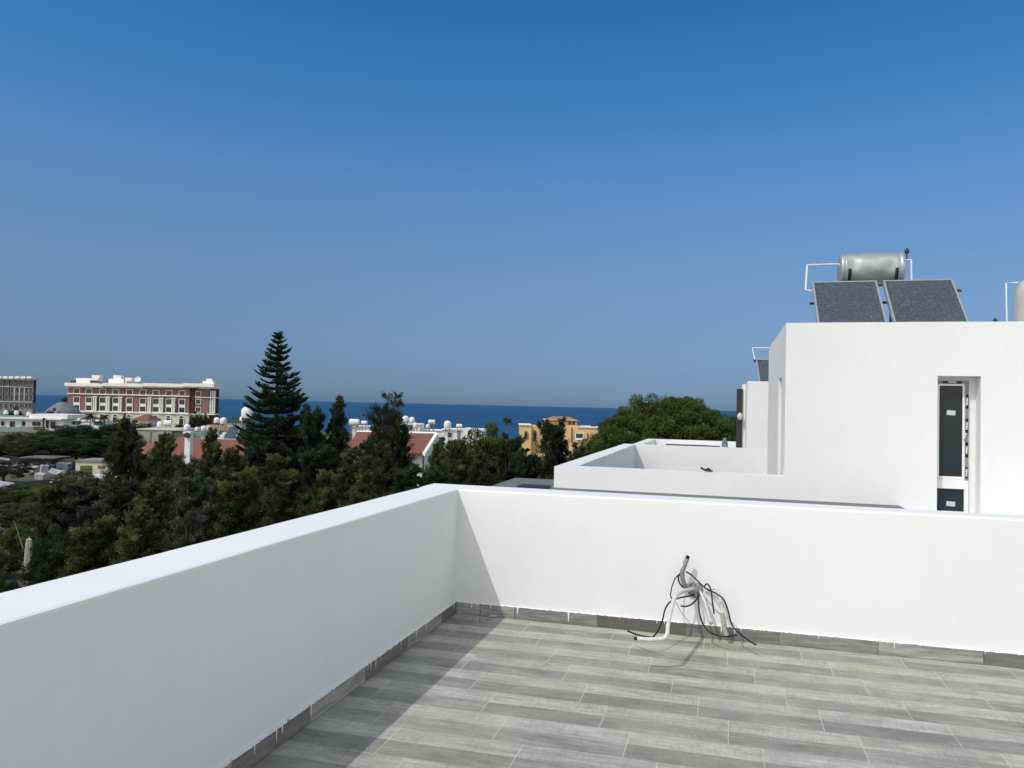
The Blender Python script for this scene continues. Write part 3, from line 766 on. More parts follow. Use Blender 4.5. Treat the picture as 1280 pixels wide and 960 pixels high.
tag(hb_.build('cement_patch', M['grey_wrap']), 'rough grey cement patch where the cables leave the white wall', 'patch')

# small scraps on the floor by the corner
p = at(625, 771, Z=0)
ws = MB().obox(Matrix.Translation((p.x, p.y, .010)) @ Matrix.Rotation(radians(38), 4, 'Z') @ Matrix.Rotation(radians(4), 4, 'Y'), .17, .022, .012).build('wood_scrap', M['wood'])
tag(ws, 'small pale wood offcut lying on the tiles near the corner', 'wood scrap')
vs = MB(); c = at(602, 775, Z=0)
for i in range(90):
    x = c.x+random.gauss(0, .07); y = c.y+random.gauss(0, .035); s_ = random.uniform(.003, .008)
    vs.obox(Matrix.Translation((x, y, s_*.4)) @ Euler((random.random()*3, random.random()*3, random.random()*3)).to_matrix().to_4x4(), s_, s_, s_*.7)
tag(vs.build('plaster_crumbs', M['grey_wrap']), 'scatter of grey plaster crumbs on the tiles in the corner', 'rubble', kind='stuff')

# ------------------------------------------------------------------ vegetation meshes
def leaf_mesh(name, cen, dirs, ln, wd, tint, mat):
    """many small leaf faces: cen Nx3, dirs Nx3 long axes"""
    N = len(cen)
    dirs = dirs/np.maximum(np.linalg.norm(dirs, axis=1, keepdims=True), 1e-6)
    rnd = RNG.normal(size=(N, 3)); side = np.cross(dirs, rnd); side /= np.maximum(np.linalg.norm(side, axis=1, keepdims=True), 1e-6)
    ln = (ln*RNG.uniform(.6, 1.3, N))[:, None]; wd = (wd*RNG.uniform(.6, 1.3, N))[:, None]
    v = np.empty((N, 4, 3)); v[:, 0] = cen-dirs*ln*.5; v[:, 1] = cen+side*wd*.5; v[:, 2] = cen+dirs*ln*.5; v[:, 3] = cen-side*wd*.5
    me = bpy.data.meshes.new(name); me.vertices.add(N*4); me.vertices.foreach_set('co', v.reshape(-1))
    me.loops.add(N*4); me.loops.foreach_set('vertex_index', np.arange(N*4, dtype=np.int32))
    me.polygons.add(N); me.polygons.foreach_set('loop_start', np.arange(0, N*4, 4, dtype=np.int32)); me.polygons.foreach_set('loop_total', np.full(N, 4, dtype=np.int32))
    me.update(calc_edges=True)
    a = me.attributes.new('tint', 'FLOAT', 'FACE'); a.data.foreach_set('value', np.clip(tint, 0, 1).astype(np.float32))
    me.materials.append(mat); return me

def branches_mesh(name, segs, mat):
    mb = MB()
    for pts, rs in segs: mb.tube(pts, rs, 6, False)
    me = bpy.data.meshes.new(name); me.from_pydata([tuple(v) for v in mb.v], [], mb.f)
    me.polygons.foreach_set('use_smooth', mb.sm); me.materials.append(mat); return me

def conifer_like(seed, mat, bark, h=10., rad=2.2, nb=70, leaves=26000, base=.06, pw=.8, up=.7, ragged=.35, tips=1, ln=.22, wd=.05, droop=.0):
    """feathery upright tree: limbs rising from one or more leaders, twig sprays along each limb"""
    R = np.random.default_rng(seed); segs = []; C = []; D = []; T = []
    leaders = []
    for t in range(tips):
        a = 2*pi*t/tips+R.uniform(0, 1); off = 0 if tips == 1 else rad*.33
        top = np.array([cos(a)*off*R.uniform(.6, 1.2), sin(a)*off*R.uniform(.6, 1.2), h*(1 if t == 0 else R.uniform(.86, .97))])
        mid = np.array([top[0]*.5+R.normal(0, .08), top[1]*.5+R.normal(0, .08), h*.45])
        leaders.append((np.zeros(3), mid, top))
        segs.append(([tuple(np.zeros(3)), tuple(mid), tuple(top)], [.018*h*.9, .010*h, .012]))
    def lead(k, s):
        a, b, c = leaders[k]; return (1-s)**2*a+2*s*(1-s)*(2*b-.5*a-.5*c)+s*s*c
    per = leaves//nb
    for i in range(nb):
        k = i % tips; s = base+(1-base)*((i+R.uniform(0, 1))/nb)**.85; s = min(s, .995)
        o = lead(k, s); az = i*2.39996+R.uniform(-.4, .4)
        env = rad*1.35*(1-s)**(pw*.8)*(1-math.exp(-(s+.12)*7))
        L = max(.35, env*R.uniform(1-ragged, 1+ragged*.6))/(1 if tips == 1 else 1.25)
        upk = up*R.uniform(.6, 1.3)
        d = np.array([cos(az), sin(az), upk]); d /= np.linalg.norm(d)
        e = o+d*L*1.1+np.array([0, 0, -droop*L*L*.3])
        m_ = o+d*L*.5+np.array([0, 0, .04*L])
        segs.append(([tuple(o), tuple(m_), tuple(e)], [.018+.012*L, .012, .005]))
        # side twigs
        nt_ = 5+int(L*3); ct = R.uniform(0, 1)
        for j in range(nt_):
            u = R.uniform(.15, 1.0); q = o*(1-u)+e*u
            sd = R.normal(size=3); sd[2] = abs(sd[2])*.7-droop*.5; sd = sd/np.linalg.norm(sd)*(.30+.34*L*(1-u*.6))*R.uniform(.5, 1.15)
            n_ = max(4, per//nt_); w_ = R.uniform(0, 1, n_)
            p_ = q+np.outer(w_, sd)+R.normal(0, .045+.035*L, (n_, 3))
            dd_ = sd/np.linalg.norm(sd)+R.normal(0, .45, (n_, 3))+np.array([0, 0, .35-droop])
            C.append(p_); D.append(dd_)
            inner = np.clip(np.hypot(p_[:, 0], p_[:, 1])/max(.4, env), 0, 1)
            T.append(.22*ct+.34*R.uniform(0, 1)**1.5+.34*inner**2+.25*R.uniform(0, 1, n_))  # leaves near the trunk darker: crown shade painted into the tint
    C = np.concatenate(C); D = np.concatenate(D); T = np.concatenate(T)
    return leaf_mesh('crown', C, D, ln, wd, T, mat), branches_mesh('trunk', segs, bark)

def round_tree(seed, mat, bark, h=8., rx_=3.0, rz_=3.0, ncl=90, leaves=30000, cl=.8, ln=.2, wd=.09, flat=1.0, trunk=.3, shell=.62, lump=1.0):
    """spreading crown of many leaf clumps with gaps between them"""
    R = np.random.default_rng(seed); C = []; D = []; T = []; segs = []
    cz = h-rz_; segs.append(([(0, 0, 0), (R.normal(0, .1), R.normal(0, .1), cz*.6), (R.normal(0, .2), R.normal(0, .2), cz)], [.03*h*.8, .024*h, .018*h]))
    per = leaves//ncl
    for i in range(ncl):
        a = R.uniform(0, 2*pi); u = R.uniform(-.75, 1); rr = math.sqrt(max(0, 1-u*u)); k = R.uniform(shell, 1.0)*(1+lump*(.14*sin(3*a+seed)+.10*sin(5*a+2*u)))
        c = np.array([cos(a)*rr*rx_*k, sin(a)*rr*rx_*k, cz+(u*rz_*k if u > 0 else u*rz_*k*flat)])
        rc = cl*R.uniform(.55, 1.25); n_ = int(per*R.uniform(.6, 1.4))
        v = R.normal(size=(n_, 3)); v /= np.linalg.norm(v, axis=1, keepdims=True); v *= (R.uniform(.25, 1, n_)**.5)[:, None]
        v[:, 2] *= .75
        p_ = c+v*rc; C.append(p_)
        D.append(v+R.normal(0, .6, (n_, 3))+np.array([0, 0, .25]))
        T.append(.22*R.uniform(0, 1)+.30*np.clip(v[:, 2]*.6+.5, 0, 1)+.2*k+.25*R.uniform(0, 1, n_))  # clump tops and outer clumps paler: light and shade painted into the tint
        if i % 4 == 0: segs.append(([(0, 0, cz*R.uniform(.5, .95)), tuple(c*.5+np.array([0, 0, cz*.45])), tuple(c)], [.014*h*.8, .009*h, .02]))
    C = np.concatenate(C); D = np.concatenate(D); T = np.concatenate(T)
    return leaf_mesh('crown', C, D, ln, wd, T, mat), branches_mesh('trunk', segs, bark)

def norfolk(seed, mat, bark, h=13.):
    R = np.random.default_rng(seed); C = []; D = []; T = []
    segs = [([(0, 0, 0), (.05, 0, h*.5), (0, 0, h*.94), (0, 0, h)], [.26, .16, .04, .012])]
    z = h-.28; k = 0
    while z > h*.12:
        dt = (h-z); L = min(2.75, .06+.47*dt**.86 if dt < 5 else .06+.47*5**.86+.22*(dt-5)); n = 5 if dt < 1.0 else (7 if dt < 4 else 10)
        for b in range(n):
            if R.uniform() < .04: continue
            az = 2*pi*b/n+k*.9+R.normal(0, .14); LL = L*R.uniform(.66, 1.12)
            da = np.array([cos(az), sin(az), 0.]); sd = np.array([-sin(az), cos(az), 0.])
            sl = .30 if dt < 2 else (.10 if dt < 5 else -.02)
            P0 = np.array([0, 0, z+R.normal(0, .03)])
            pt = lambda u: P0+da*LL*u+np.array([0, 0, LL*(sl*u-.10*sin(u*pi)+.14*u**3)])
            segs.append(([tuple(pt(0)), tuple(pt(.5)), tuple(pt(1))], [.02+.012*LL, .012, .005]))
            n_ = int((200 if dt < 4 else 330)*LL+45)
            u = R.uniform(.12, 1.0, n_); s = R.normal(0, 1, n_)
            wdt = (.15+.02*LL)*LL*np.sin(np.clip(u, 0, 1)*pi*.8+.35)+.03
            base = np.stack([pt(x) for x in u]); s = np.clip(s, -1.6, 1.6)
            p_ = base+sd*(s*wdt)[:, None]+da*(np.abs(s)*.05)[:, None]+np.array([0, 0, 1])*(R.uniform(-.02, .06, n_)+np.abs(s)*.03)[:, None]
            C.append(p_); D.append(da*.8+sd*np.sign(s)[:, None]*.9+np.array([0, 0, .45])+R.normal(0, .25, (n_, 3)))
            T.append(.3*R.uniform()+.3*u+.4*R.uniform(0, 1, n_))  # leaves darker towards the trunk: inner shade painted into the tint
        z -= (.28+.024*dt)*R.uniform(.8, 1.2); k += 1
    C = np.concatenate(C); D = np.concatenate(D); T = np.concatenate(T)
    return leaf_mesh('crown', C, D, .19, .055, T, mat), branches_mesh('trunk', segs, bark)

def palm(seed, mat, bark, h=7., fr=2.2, nf=34, upright=.0):
    R = np.random.default_rng(seed); C = []; D = []; T = []; segs = []
    segs.append(([(0, 0, 0), (.1, .05, h*.5), (0, 0, h)], [.22, .16, .15]))
    for i in range(nf):
        az = i*2.39996; el = R.uniform(-.5, 1.25)+upright; L = fr*R.uniform(.8, 1.1)
        da = np.array([cos(az), sin(az), 0.]); 
        pt = lambda u: np.array([0, 0, h])+da*L*u*cos(max(-.3, el)*.8)+np.array([0, 0, L*(sin(el)*u*.8-.55*(1-upright*.6)*u*u)])
        segs.append(([tuple(pt(0)), tuple(pt(.5)), tuple(pt(1))], [.03, .02, .006]))
        n_ = 130; u = R.uniform(.12, 1, n_); s = R.choice([-1., 1.], n_); sd = np.array([-sin(az), cos(az), 0.])
        w_ = R.uniform(.05, .34, n_)*(1.1-u*.6)
        p_ = np.stack([pt(x) for x in u])+sd*(s*w_)[:, None]+np.array([0, 0, -1.])*(w_*.35)[:, None]
        C.append(p_); D.append(sd*s[:, None]+da*.8+np.array([0, 0, -.3])+R.normal(0, .1, (n_, 3))); T.append(.3+.5*R.uniform(0, 1, n_))
    C = np.concatenate(C); D = np.concatenate(D); T = np.concatenate(T)
    return leaf_mesh('crown', C, D, .38, .06, T, mat), branches_mesh('trunk', segs, bark)

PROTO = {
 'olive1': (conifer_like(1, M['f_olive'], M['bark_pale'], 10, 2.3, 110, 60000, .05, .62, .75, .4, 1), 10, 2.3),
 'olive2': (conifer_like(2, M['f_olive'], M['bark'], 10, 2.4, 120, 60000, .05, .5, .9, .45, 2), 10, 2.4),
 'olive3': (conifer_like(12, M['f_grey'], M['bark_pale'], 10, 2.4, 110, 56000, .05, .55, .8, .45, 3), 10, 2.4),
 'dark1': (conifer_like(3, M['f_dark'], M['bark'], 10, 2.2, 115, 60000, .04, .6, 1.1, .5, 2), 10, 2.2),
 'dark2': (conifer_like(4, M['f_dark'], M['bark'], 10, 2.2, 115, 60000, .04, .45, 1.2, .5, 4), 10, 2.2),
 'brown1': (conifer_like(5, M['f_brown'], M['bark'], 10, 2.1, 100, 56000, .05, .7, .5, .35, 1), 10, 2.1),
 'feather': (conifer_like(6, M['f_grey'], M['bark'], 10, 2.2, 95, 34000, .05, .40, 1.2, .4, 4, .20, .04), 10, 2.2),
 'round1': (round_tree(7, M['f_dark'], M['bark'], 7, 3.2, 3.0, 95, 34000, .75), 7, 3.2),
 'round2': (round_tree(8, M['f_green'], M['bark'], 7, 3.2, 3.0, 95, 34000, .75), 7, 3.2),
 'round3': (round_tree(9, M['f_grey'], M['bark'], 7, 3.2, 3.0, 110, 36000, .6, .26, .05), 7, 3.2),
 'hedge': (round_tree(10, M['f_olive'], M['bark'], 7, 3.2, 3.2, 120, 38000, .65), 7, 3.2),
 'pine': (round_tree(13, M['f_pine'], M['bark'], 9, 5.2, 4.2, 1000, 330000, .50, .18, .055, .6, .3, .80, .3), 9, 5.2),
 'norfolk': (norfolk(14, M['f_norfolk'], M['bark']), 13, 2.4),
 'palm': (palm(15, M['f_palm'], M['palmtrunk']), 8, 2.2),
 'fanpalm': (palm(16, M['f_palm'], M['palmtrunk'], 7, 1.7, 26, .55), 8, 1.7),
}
def plant(kind, name, px, py, d, wpx, label, cat='tree', group=None, rot=None, dyp=None):
    (cm, tm_), H_, R_ = PROTO[kind]
    top = at(px, py, d=d); z0 = gz(top.x, top.y)-.15; h = top.z-z0
    sx_ = (wpx/2)*d/FPX/R_; sz_ = h/H_
    r = empty(name, (top.x, top.y, z0), random.uniform(0, 2*pi) if rot is None else rot, label, cat, group)
    r.scale = (sx_, sx_, sz_)
    for nm, me in (('crown', cm), ('trunk', tm_)):
        o = bpy.data.objects.new(nm, me); COL.objects.link(o); o.parent = r
    return r

GN = 'trees of the belt below the terrace'
trees = [
 # kind, name, px, py, depth, width, label
 ('norfolk','norfolk_pine',348,413,46,98,'tall dark Norfolk Island pine with tiered branches rising above the sea horizon'),
 ('brown1','conifer_tree',156,527,44,50,'dark brownish conifer with a pointed top in front of the beige blank wall'),
 ('olive1','conifer_tree',205,548,38,62,'olive feathery tree in front of the left part of the red tiled roof'),
 ('olive2','conifer_tree',266,541,40,60,'olive feathery tree with twin tips just right of the white chimney'),
 ('dark1','conifer_tree',322,556,42,74,'dark bushy tree at the left foot of the tall Norfolk pine'),
 ('olive2','conifer_tree',350,575,35,110,'broad olive tree directly in front of the tall Norfolk pine'),
 ('dark2','conifer_tree',391,512,45,60,'dark upright tree touching the right side of the Norfolk pine'),
 ('dark1','conifer_tree',424,501,46,58,'dark ragged tree with its tip above the horizon right of the Norfolk pine'),
 ('dark1','conifer_tree',398,560,38,90,'dark bushy tree below and in front of the ragged dark tip'),
 ('olive1','conifer_tree',445,566,36,96,'low green tree left of the feathery grey tree, close to the parapet'),
 ('feather','casuarina_tree',487,496,48,84,'feathery grey green tree with several thin tips against the sea'),
 ('brown1','conifer_tree',478,560,40,70,'brownish thin tree in front of the feathery grey tree'),
 ('dark1','conifer_tree',512,584,36,80,'dark low tree under the red gabled roof'),
 ('olive3','conifer_tree',556,549,42,56,'grey olive bushy tree right of the white gable wall'),
 ('olive1','conifer_tree',575,556,40,60,'olive tree in front of the white flat roofed houses'),
 ('hedge','broad_tree',607,538,58,76,'flat topped bright green tree crown left of the yellow villa'),
 ('brown1','conifer_tree',608,556,42,56,'brown leafed tree under the flat topped green crown'),
 ('dark2','conifer_tree',640,547,44,52,'dark upright tree left of the spiky one, before the yellow villa'),
 ('dark2','conifer_tree',694,529,40,66,'dark spiky many tipped tree covering the middle of the yellow villa'),
 ('dark1','conifer_tree',662,566,37,76,'dark low tree close behind the grey flat roof'),
 ('olive3','conifer_tree',728,556,50,56,'grey olive tree between the dark spiky tree and the white parapet'),
 ('round1','broad_tree',752,541,62,52,'dark round tree at the right end of the yellow villa'),
 ('olive3','conifer_tree',110,602,36,96,'grey olive tree just below the cream shed with green doors'),
 ('olive2','conifer_tree',72,600,36,80,'ragged olive tree left of the one below the cream shed'),
 ('brown1','conifer_tree',150,604,33,80,'brown leafed tree below the dark pointed conifer'),
 ('olive1','conifer_tree',196,604,31,90,'olive tree low beside the parapet, under the left red roof'),
 ('olive3','conifer_tree',246,594,31,90,'grey olive tree low beside the parapet, under the chimney'),
 ('olive2','conifer_tree',300,590,31,90,'bushy olive tree low beside the parapet, left of the Norfolk pine foot'),
 ('olive2','conifer_tree',404,596,30,84,'low olive tree whose top just clears the left parapet'),
 ('dark1','conifer_tree',345,610,28,80,'small dark tree right behind the left parapet edge'),
 ('brown1','conifer_tree',456,592,30,70,'brown green tree top nearest the far corner of the parapet'),
 ('dark2','conifer_tree',545,590,34,90,'very dark tree just beyond the parapet corner'),
 ('dark1','conifer_tree',600,585,34,84,'very dark low tree just left of the grey flat roof'),
 ('olive2','conifer_tree',120,650,28,100,'near olive tree against the left parapet, right of the folded parasol'),
 ('olive1','conifer_tree',180,640,27,80,'near olive tree against the left parapet, second from the folded parasol'),
 ('olive3','conifer_tree',235,640,27,80,'near grey olive tree against the left parapet, third from the folded parasol'),
 ('dark1','conifer_tree',503,528,47,42,'dark slender tree against the right side of the feathery grey tree'),
 ('dark1','conifer_tree',462,548,44,56,'dark slender tree against the left side of the feathery grey tree'),
 ('olive1','conifer_tree',292,566,38,62,'olive tree before the right end of the red tiled roof, under the solar panels'),
 ('olive3','conifer_tree',236,572,36,62,'grey olive tree whose tip overlaps the foot of the white chimney'),
 ('dark1','conifer_tree',178,566,38,56,'dark tree between the brownish pointed conifer and the red tiled roof'),
 ('dark1','conifer_tree',372,540,50,70,'dark tree behind the lower right branches of the Norfolk pine'),
 ('dark2','conifer_tree',335,548,52,70,'dark tree behind the lower left branches of the Norfolk pine'),
 ('olive1','conifer_tree',546,560,38,44,'small olive tree hiding the lower part of the white gable wall'),
 ('dark1','conifer_tree',452,574,40,70,'dark tree in front of the left end of the red brown roof'),
 ('round1','broad_tree',0,724,27,60,'dark leafy crown filling the lower left corner beside the parapet'),
 ('round1','broad_tree',75,668,30,70,'dark leafy shrub beside the folded parasol'),
]
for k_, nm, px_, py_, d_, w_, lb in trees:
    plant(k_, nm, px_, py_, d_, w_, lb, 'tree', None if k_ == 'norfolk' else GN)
shrubs = [
 ('round2','broad_tree',52,607,52,74,'bright green bush below the scrap yard'),
 ('round1','broad_tree',20,612,56,80,'dark green bush at the left edge below the white tarpaulin'),
 ('round1','broad_tree',62,603,66,84,'dark green bush at the front edge of the scrap yard'),
 ('round2','broad_tree',88,606,58,60,'green bush between the scrap yard edge and the cream shed'),
 ('round3','broad_tree',30,604,64,60,'grey olive bush under the rusty sheet stack'),
 ('round3','broad_tree',6,572,75,66,'grey olive bush at the left edge beside the scrap yard'),
 ('round3','broad_tree',30,628,46,96,'wide grey olive bush in the lower left'),
 ('round2','broad_tree',20,656,38,46,'bright green bush left of the folded parasol'),
 ('round1','broad_tree',4,694,36,44,'dark bush in the lower left corner above the parapet'),
 ('round3','broad_tree',96,588,68,50,'small grey olive bush in front of the cream shed wall'),
 ('round2','broad_tree',120,596,64,50,'green bush at the foot of the cream shed'),
]
for k_, nm, px_, py_, d_, w_, lb in shrubs: plant(k_, nm, px_, py_, d_, w_, lb, 'bush', 'bushes below the scrap yard')
mass = [(12,545,120,60,'dark tree at the left edge below the balcony building'),(44,541,112,58,'mid green tree below the balcony building'),
 (74,536,118,52,'dark tree at the right end of the balcony building'),(100,531,122,52,'dark tree below the hotel arches, left of the two palms'),
 (128,532,116,50,'dark tree below the pair of palms'),(152,531,120,46,'dark tree just left of the beige blank wall'),
 (28,552,104,60,'pale green topped tree above the low brown shed'),(62,550,100,56,'dark tree behind the low brown shed'),
 (96,548,104,56,'dark tree between the low shed and the cream shed'),(132,549,102,56,'dark tree behind the cream shed'),(164,552,98,46,'dark tree right behind the pointed conifer')]
for i, (px_, py_, d_, w_, lb) in enumerate(mass): plant('round1' if i not in (1, 6) else 'hedge', 'broad_tree', px_, py_, d_, w_*1.15, lb, 'tree', 'dark trees behind the scrap yard')
plant('pine','stone_pine',838,497,56,176,'large rounded bright green stone pine rising behind the white terrace walls')
plant('pine','stone_pine',782,520,60,100,'lower left stone pine crown joining the large rounded pine', rot=2.0)
plant('pine','stone_pine',895,520,62,90,'lower right stone pine crown beside the far white tower', rot=4.0)
plant('fanpalm','palm_tree',634,520,150,15,'single palm with upright fronds against the sea','palm')
for px_, py_, d_, w_, lb in [(113,514,150,15,'left one of the two palms in front of the brick hotel'),(131,516,150,15,'right one of the two palms in front of the brick hotel'),
   (186,527,140,14,'short palm under the hotel between the roof tanks'),(224,528,140,16,'short palm left of the white chimney, under the hotel')]:
    plant('palm','palm_tree',px_,py_,d_,w_,lb,'palm','palms in front of the brick hotel')
for px_, py_, d_, w_, lb in [(246,518,230,18,'dark tree at the right corner of the brick hotel'),(256,520,228,16,'darker tree beside the right end of the brick hotel'),(18,513,180,26,'dark bush on the terrace above the balcony building'),(66,514,200,20,'dark bush in front of the grey dome'),(152,528,150,40,'bush behind the dark trees under the hotel centre'),(170,529,150,30,'bush left of the beige blank wall under the hotel')]:
    plant('round1','broad_tree',px_,py_,d_,w_,lb,'tree','dark trees around the hotels')

# ------------------------------------------------------------------ far buildings
class Fac:
    """building surveyed on a plane facing the viewer at depth d"""
    def __init__(s, name, pxL, pyB, d, label, cat, turn=0, group=None):
        s.d = d; o = at(pxL, pyB, d=d); s.o = o; s.z0 = min(o.z, gz(o.x, o.y))-1
        s.r = empty(name, (o.x, o.y, s.z0), YAW+turn, label, cat, group); s.turn = turn
    def m(s, px, py):
        w_ = at(px, py, d=s.d)-s.o; return (w_.x*cos(YAW)+w_.y*sin(YAW))/cos(s.turn), at(px, py, d=s.d).z-s.z0
    def fb(s, mb, x0, x1, y0, y1, f, b):
        a = s.m(x0, (y0+y1)/2)[0]; c = s.m(x1, (y0+y1)/2)[0]; xm = (x0+x1)/2
        z1 = s.m(xm, y0)[1]; z0 = s.m(xm, y1)[1]
        return mb.box(a, c, f, b, z0, z1)
    def part(s, name, mat, x0, x1, y0, y1, f, b, bev=0):
        return s.fb(MB(), x0, x1, y0, y1, f, b).build(name, mat, s.r, bev)
    def window(s, x0, x1, y0, y1, f=0, fr=.62, mat='pvc', arch=False, bars=True):
        """white surround + dark pane with mullions"""
        k = FPX/s.d
        a, zt1 = s.m(x0, y0); b, zb = s.m(x1, y1)
        w_ = .28*fr
        mb = MB(); mb.box(a, a+w_, f-.18, f+.12, zb, zt1); mb.box(b-w_, b, f-.18, f+.12, zb, zt1)
        mb.box(a+w_, b-w_, f-.18, f+.12, zt1-w_, zt1); mb.box(a+w_, b-w_, f-.18, f+.12, zb, zb+w_)
        if bars and s.d < 100:
            mb.box((a+b)/2-.05, (a+b)/2+.05, f-.10, f+.05, zb+w_, zt1-w_); zz_ = zb+(zt1-zb)*.66; mb.box(a+w_, (a+b)/2-.051, f-.10, f+.05, zz_-.04, zz_+.04); mb.box((a+b)/2+.051, b-w_, f-.10, f+.05, zz_-.04, zz_+.04)
        if arch:
            c = (a+b)/2; r0 = (b-a)/2; n = 10; pts = [(c+r0*cos(pi*i/n), zt1+r0*sin(pi*i/n)) for i in range(n+1)] + [(c-(r0-w_)*cos(pi*i/n), zt1+(r0-w_)*sin(pi*i/n)) for i in range(n+1)]
            for i in range(n):
                q = [pts[i], pts[i+1], pts[2*n+1-(i+1)], pts[2*n+1-i]]; mb.prism(q[::-1], f-.18, f+.12)
        o = mb.build('window', M[mat], s.r)
        pm = MB(); pm.box(a+w_, b-w_, f-.03, f+.03, zb+w_, zt1-w_)
        if arch: pm.prism([(c+(r0-w_)*cos(pi*i/n), zt1-w_+.01+(r0-w_)*sin(pi*i/n)+w_) for i in range(n+1)][::-1], f-.05, f+.03)
        pm.build('pane', M['window_dark'], o); return o

# brick hotel
HT = Fac('brick_hotel', 84, 542, 300, 'long red brick hotel with cream base, white cornice and rooftop boxes', 'hotel')
HT.part('wall', M['brick'], 84.5, 236, 483, 516, 0, 5)
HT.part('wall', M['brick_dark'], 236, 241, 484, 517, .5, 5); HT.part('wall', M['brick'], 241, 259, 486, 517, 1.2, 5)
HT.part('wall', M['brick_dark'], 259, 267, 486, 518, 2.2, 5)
HT.part('plinth', M['cream'], 84, 154, 516, 545, -.5, 5); HT.part('plinth', M['concrete_grey'], 154, 158, 516, 545, .6, 5)
HT.part('plinth', M['cream'], 158, 236, 517, 545, -.5, 5); HT.part('plinth', M['cream'], 236, 259, 518, 545, 1.0, 5); HT.part('plinth', M['brick_dark'], 259, 267, 519, 545, 2.0, 5)
HT.part('string_course', M['cream_white'], 84, 236.5, 514.6, 516.2, -.9, 4.9); HT.part('string_course', M['cream_white'], 236.5, 267.5, 517, 518.4, .6, 4.9)
HT.part('string_course', M['cream_white'], 84, 236.5, 493, 494.2, -.5, 4.8); HT.part('string_course', M['cream_white'], 236.5, 267.6, 496.2, 497.2, .8, 4.8)
cx0 = [82.5, 130, 180, 230, 268.5]
for a, b in zip(cx0, cx0[1:]):
    o_ = (a+b)/2-82.5
    HT.part('cornice', M['cream_white'], a, b, 478.8+o_*.004, 482.8+o_*.004, -1.6, 5.6)
    HT.part('cornice', M['cream_white'], a+.6, b, 482.8+o_*.004, 484.4+o_*.004, -.8, 5.3)
wc = [95.6, 110.8, 128, 144.6, 161.6, 178.4, 194.7, 211, 227.3]
for i, c in enumerate(wc):
    dz_ = (c-84)*.0225-.2
    HT.window(c-4, c+4, 485.0+dz_, 492.7+dz_, -.15)
    HT.window(c-4, c+4, 495.6+dz_, 503.3+dz_, -.15); HT.window(c-4, c+4, 505.8+dz_, 513.2+dz_, -.15)
    HT.part('spandrel', M['cream_white'], c-3.9, c+3.9, 503.4+dz_, 505.7+dz_, -.28, .1)
    HT.window(c-3.2, c+3.2, 519.6+dz_, 528+dz_, -.65, arch=True)
for c, o_ in ((246, 3.2),):
    for a, b in ((489, 496), (498.5, 505.5), (508.5, 515.5)): HT.window(c-3.4, c+3.4, a, b, 1.1)
for c in (119.5, 135.8, 151, 187.6, 202.5, 217.5):
    dz_ = (c-84)*.0225-.2
    for s_ in (-1.3, 1.3):
        MBt = MB(); a, z1 = HT.m(c+s_, 495+dz_); _, z0_ = HT.m(c+s_, 514.5+dz_)
        MBt.tube([(a, -.75, z0_), (a, -.75, z1)], [.34, .28], 10); MBt.box(a-.4, a+.4, -1.15, -.35, z0_-.05, z0_+.3); MBt.box(a-.38, a+.38, -1.12, -.36, z1-.25, z1+.1)
        MBt.build('column', M['cream_white'], HT.r)
for a, b in ((122, 124), (139, 140.6), (190.8, 191.6), (206, 207.4), (222, 223)):
    HT.part('recess', M['window_dark'], a, b, 496, 514, -.06, .02)  # flat dark strips on the wall face, recess shade given by their colour
for a, b in ((116, 122.5), (133, 139), (149, 155.5), (184, 189), (200, 205)):
    HT.part('balcony_rail', M['darkmetal'], a, b, 491.2, 491.7, -.5, -.42)
for c in (261, 263.7, 266.2):
    MBt = MB(); a, z1 = HT.m(c, 488); _, z0_ = HT.m(c, 517)
    MBt.tube([(a, 1.6, z0_), (a, 1.6, z1)], .3, 8); MBt.build('column', M['cream_white'], HT.r)
for nm, mt, q in [('roof_pavilion','cream_white',(92,120,472.5,479,1,4.5)),('roof_pavilion','cream_white',(111,121,468.7,472.5,1.5,4)),('roof_opening','window_dark',(110,120.5,475.3,478.5,0.9,1)),
    ('roof_pavilion','cream_white',(133,152,473.3,479.5,1,4.5)),('roof_pavilion','cream_white',(138,147.5,468.8,473.3,1.5,4)),('roof_pavilion','cream_white',(153,161.5,471.8,479.8,1.5,4)),
    ('roof_opening','window_dark',(121.5,132,477,479.5,1,2)),('roof_opening','concrete_grey',(156,171,476.5,479.8,.8,1.9)),('planter','green_dark',(85,92.5,475.5,479,1,3)),
    ('roof_pavilion','cream_white',(248.5,265.5,479.5,484.5,1,4.5)),('roof_pavilion','cream_white',(250.5,264,476.2,479.5,1.5,4)),('roof_pavilion','cream_white',(254.5,261.5,473,476.2,2,3.8))]:
    HT.part(nm, M[mt], *q)
for i in range(5): HT.part('roof_panel', M['darkmetal'], 175+i*4.6, 178.8+i*4.6, 479.6, 480.9, 2, 4)
a, z1 = HT.m(168.5, 474.8)
MB().lathe([(0, 0), (.7, .12), (1.25, .5)], (a, 2, z1), 14, Matrix.Rotation(radians(70), 3, 'X')).build('dish', M['cream_white'], HT.r)

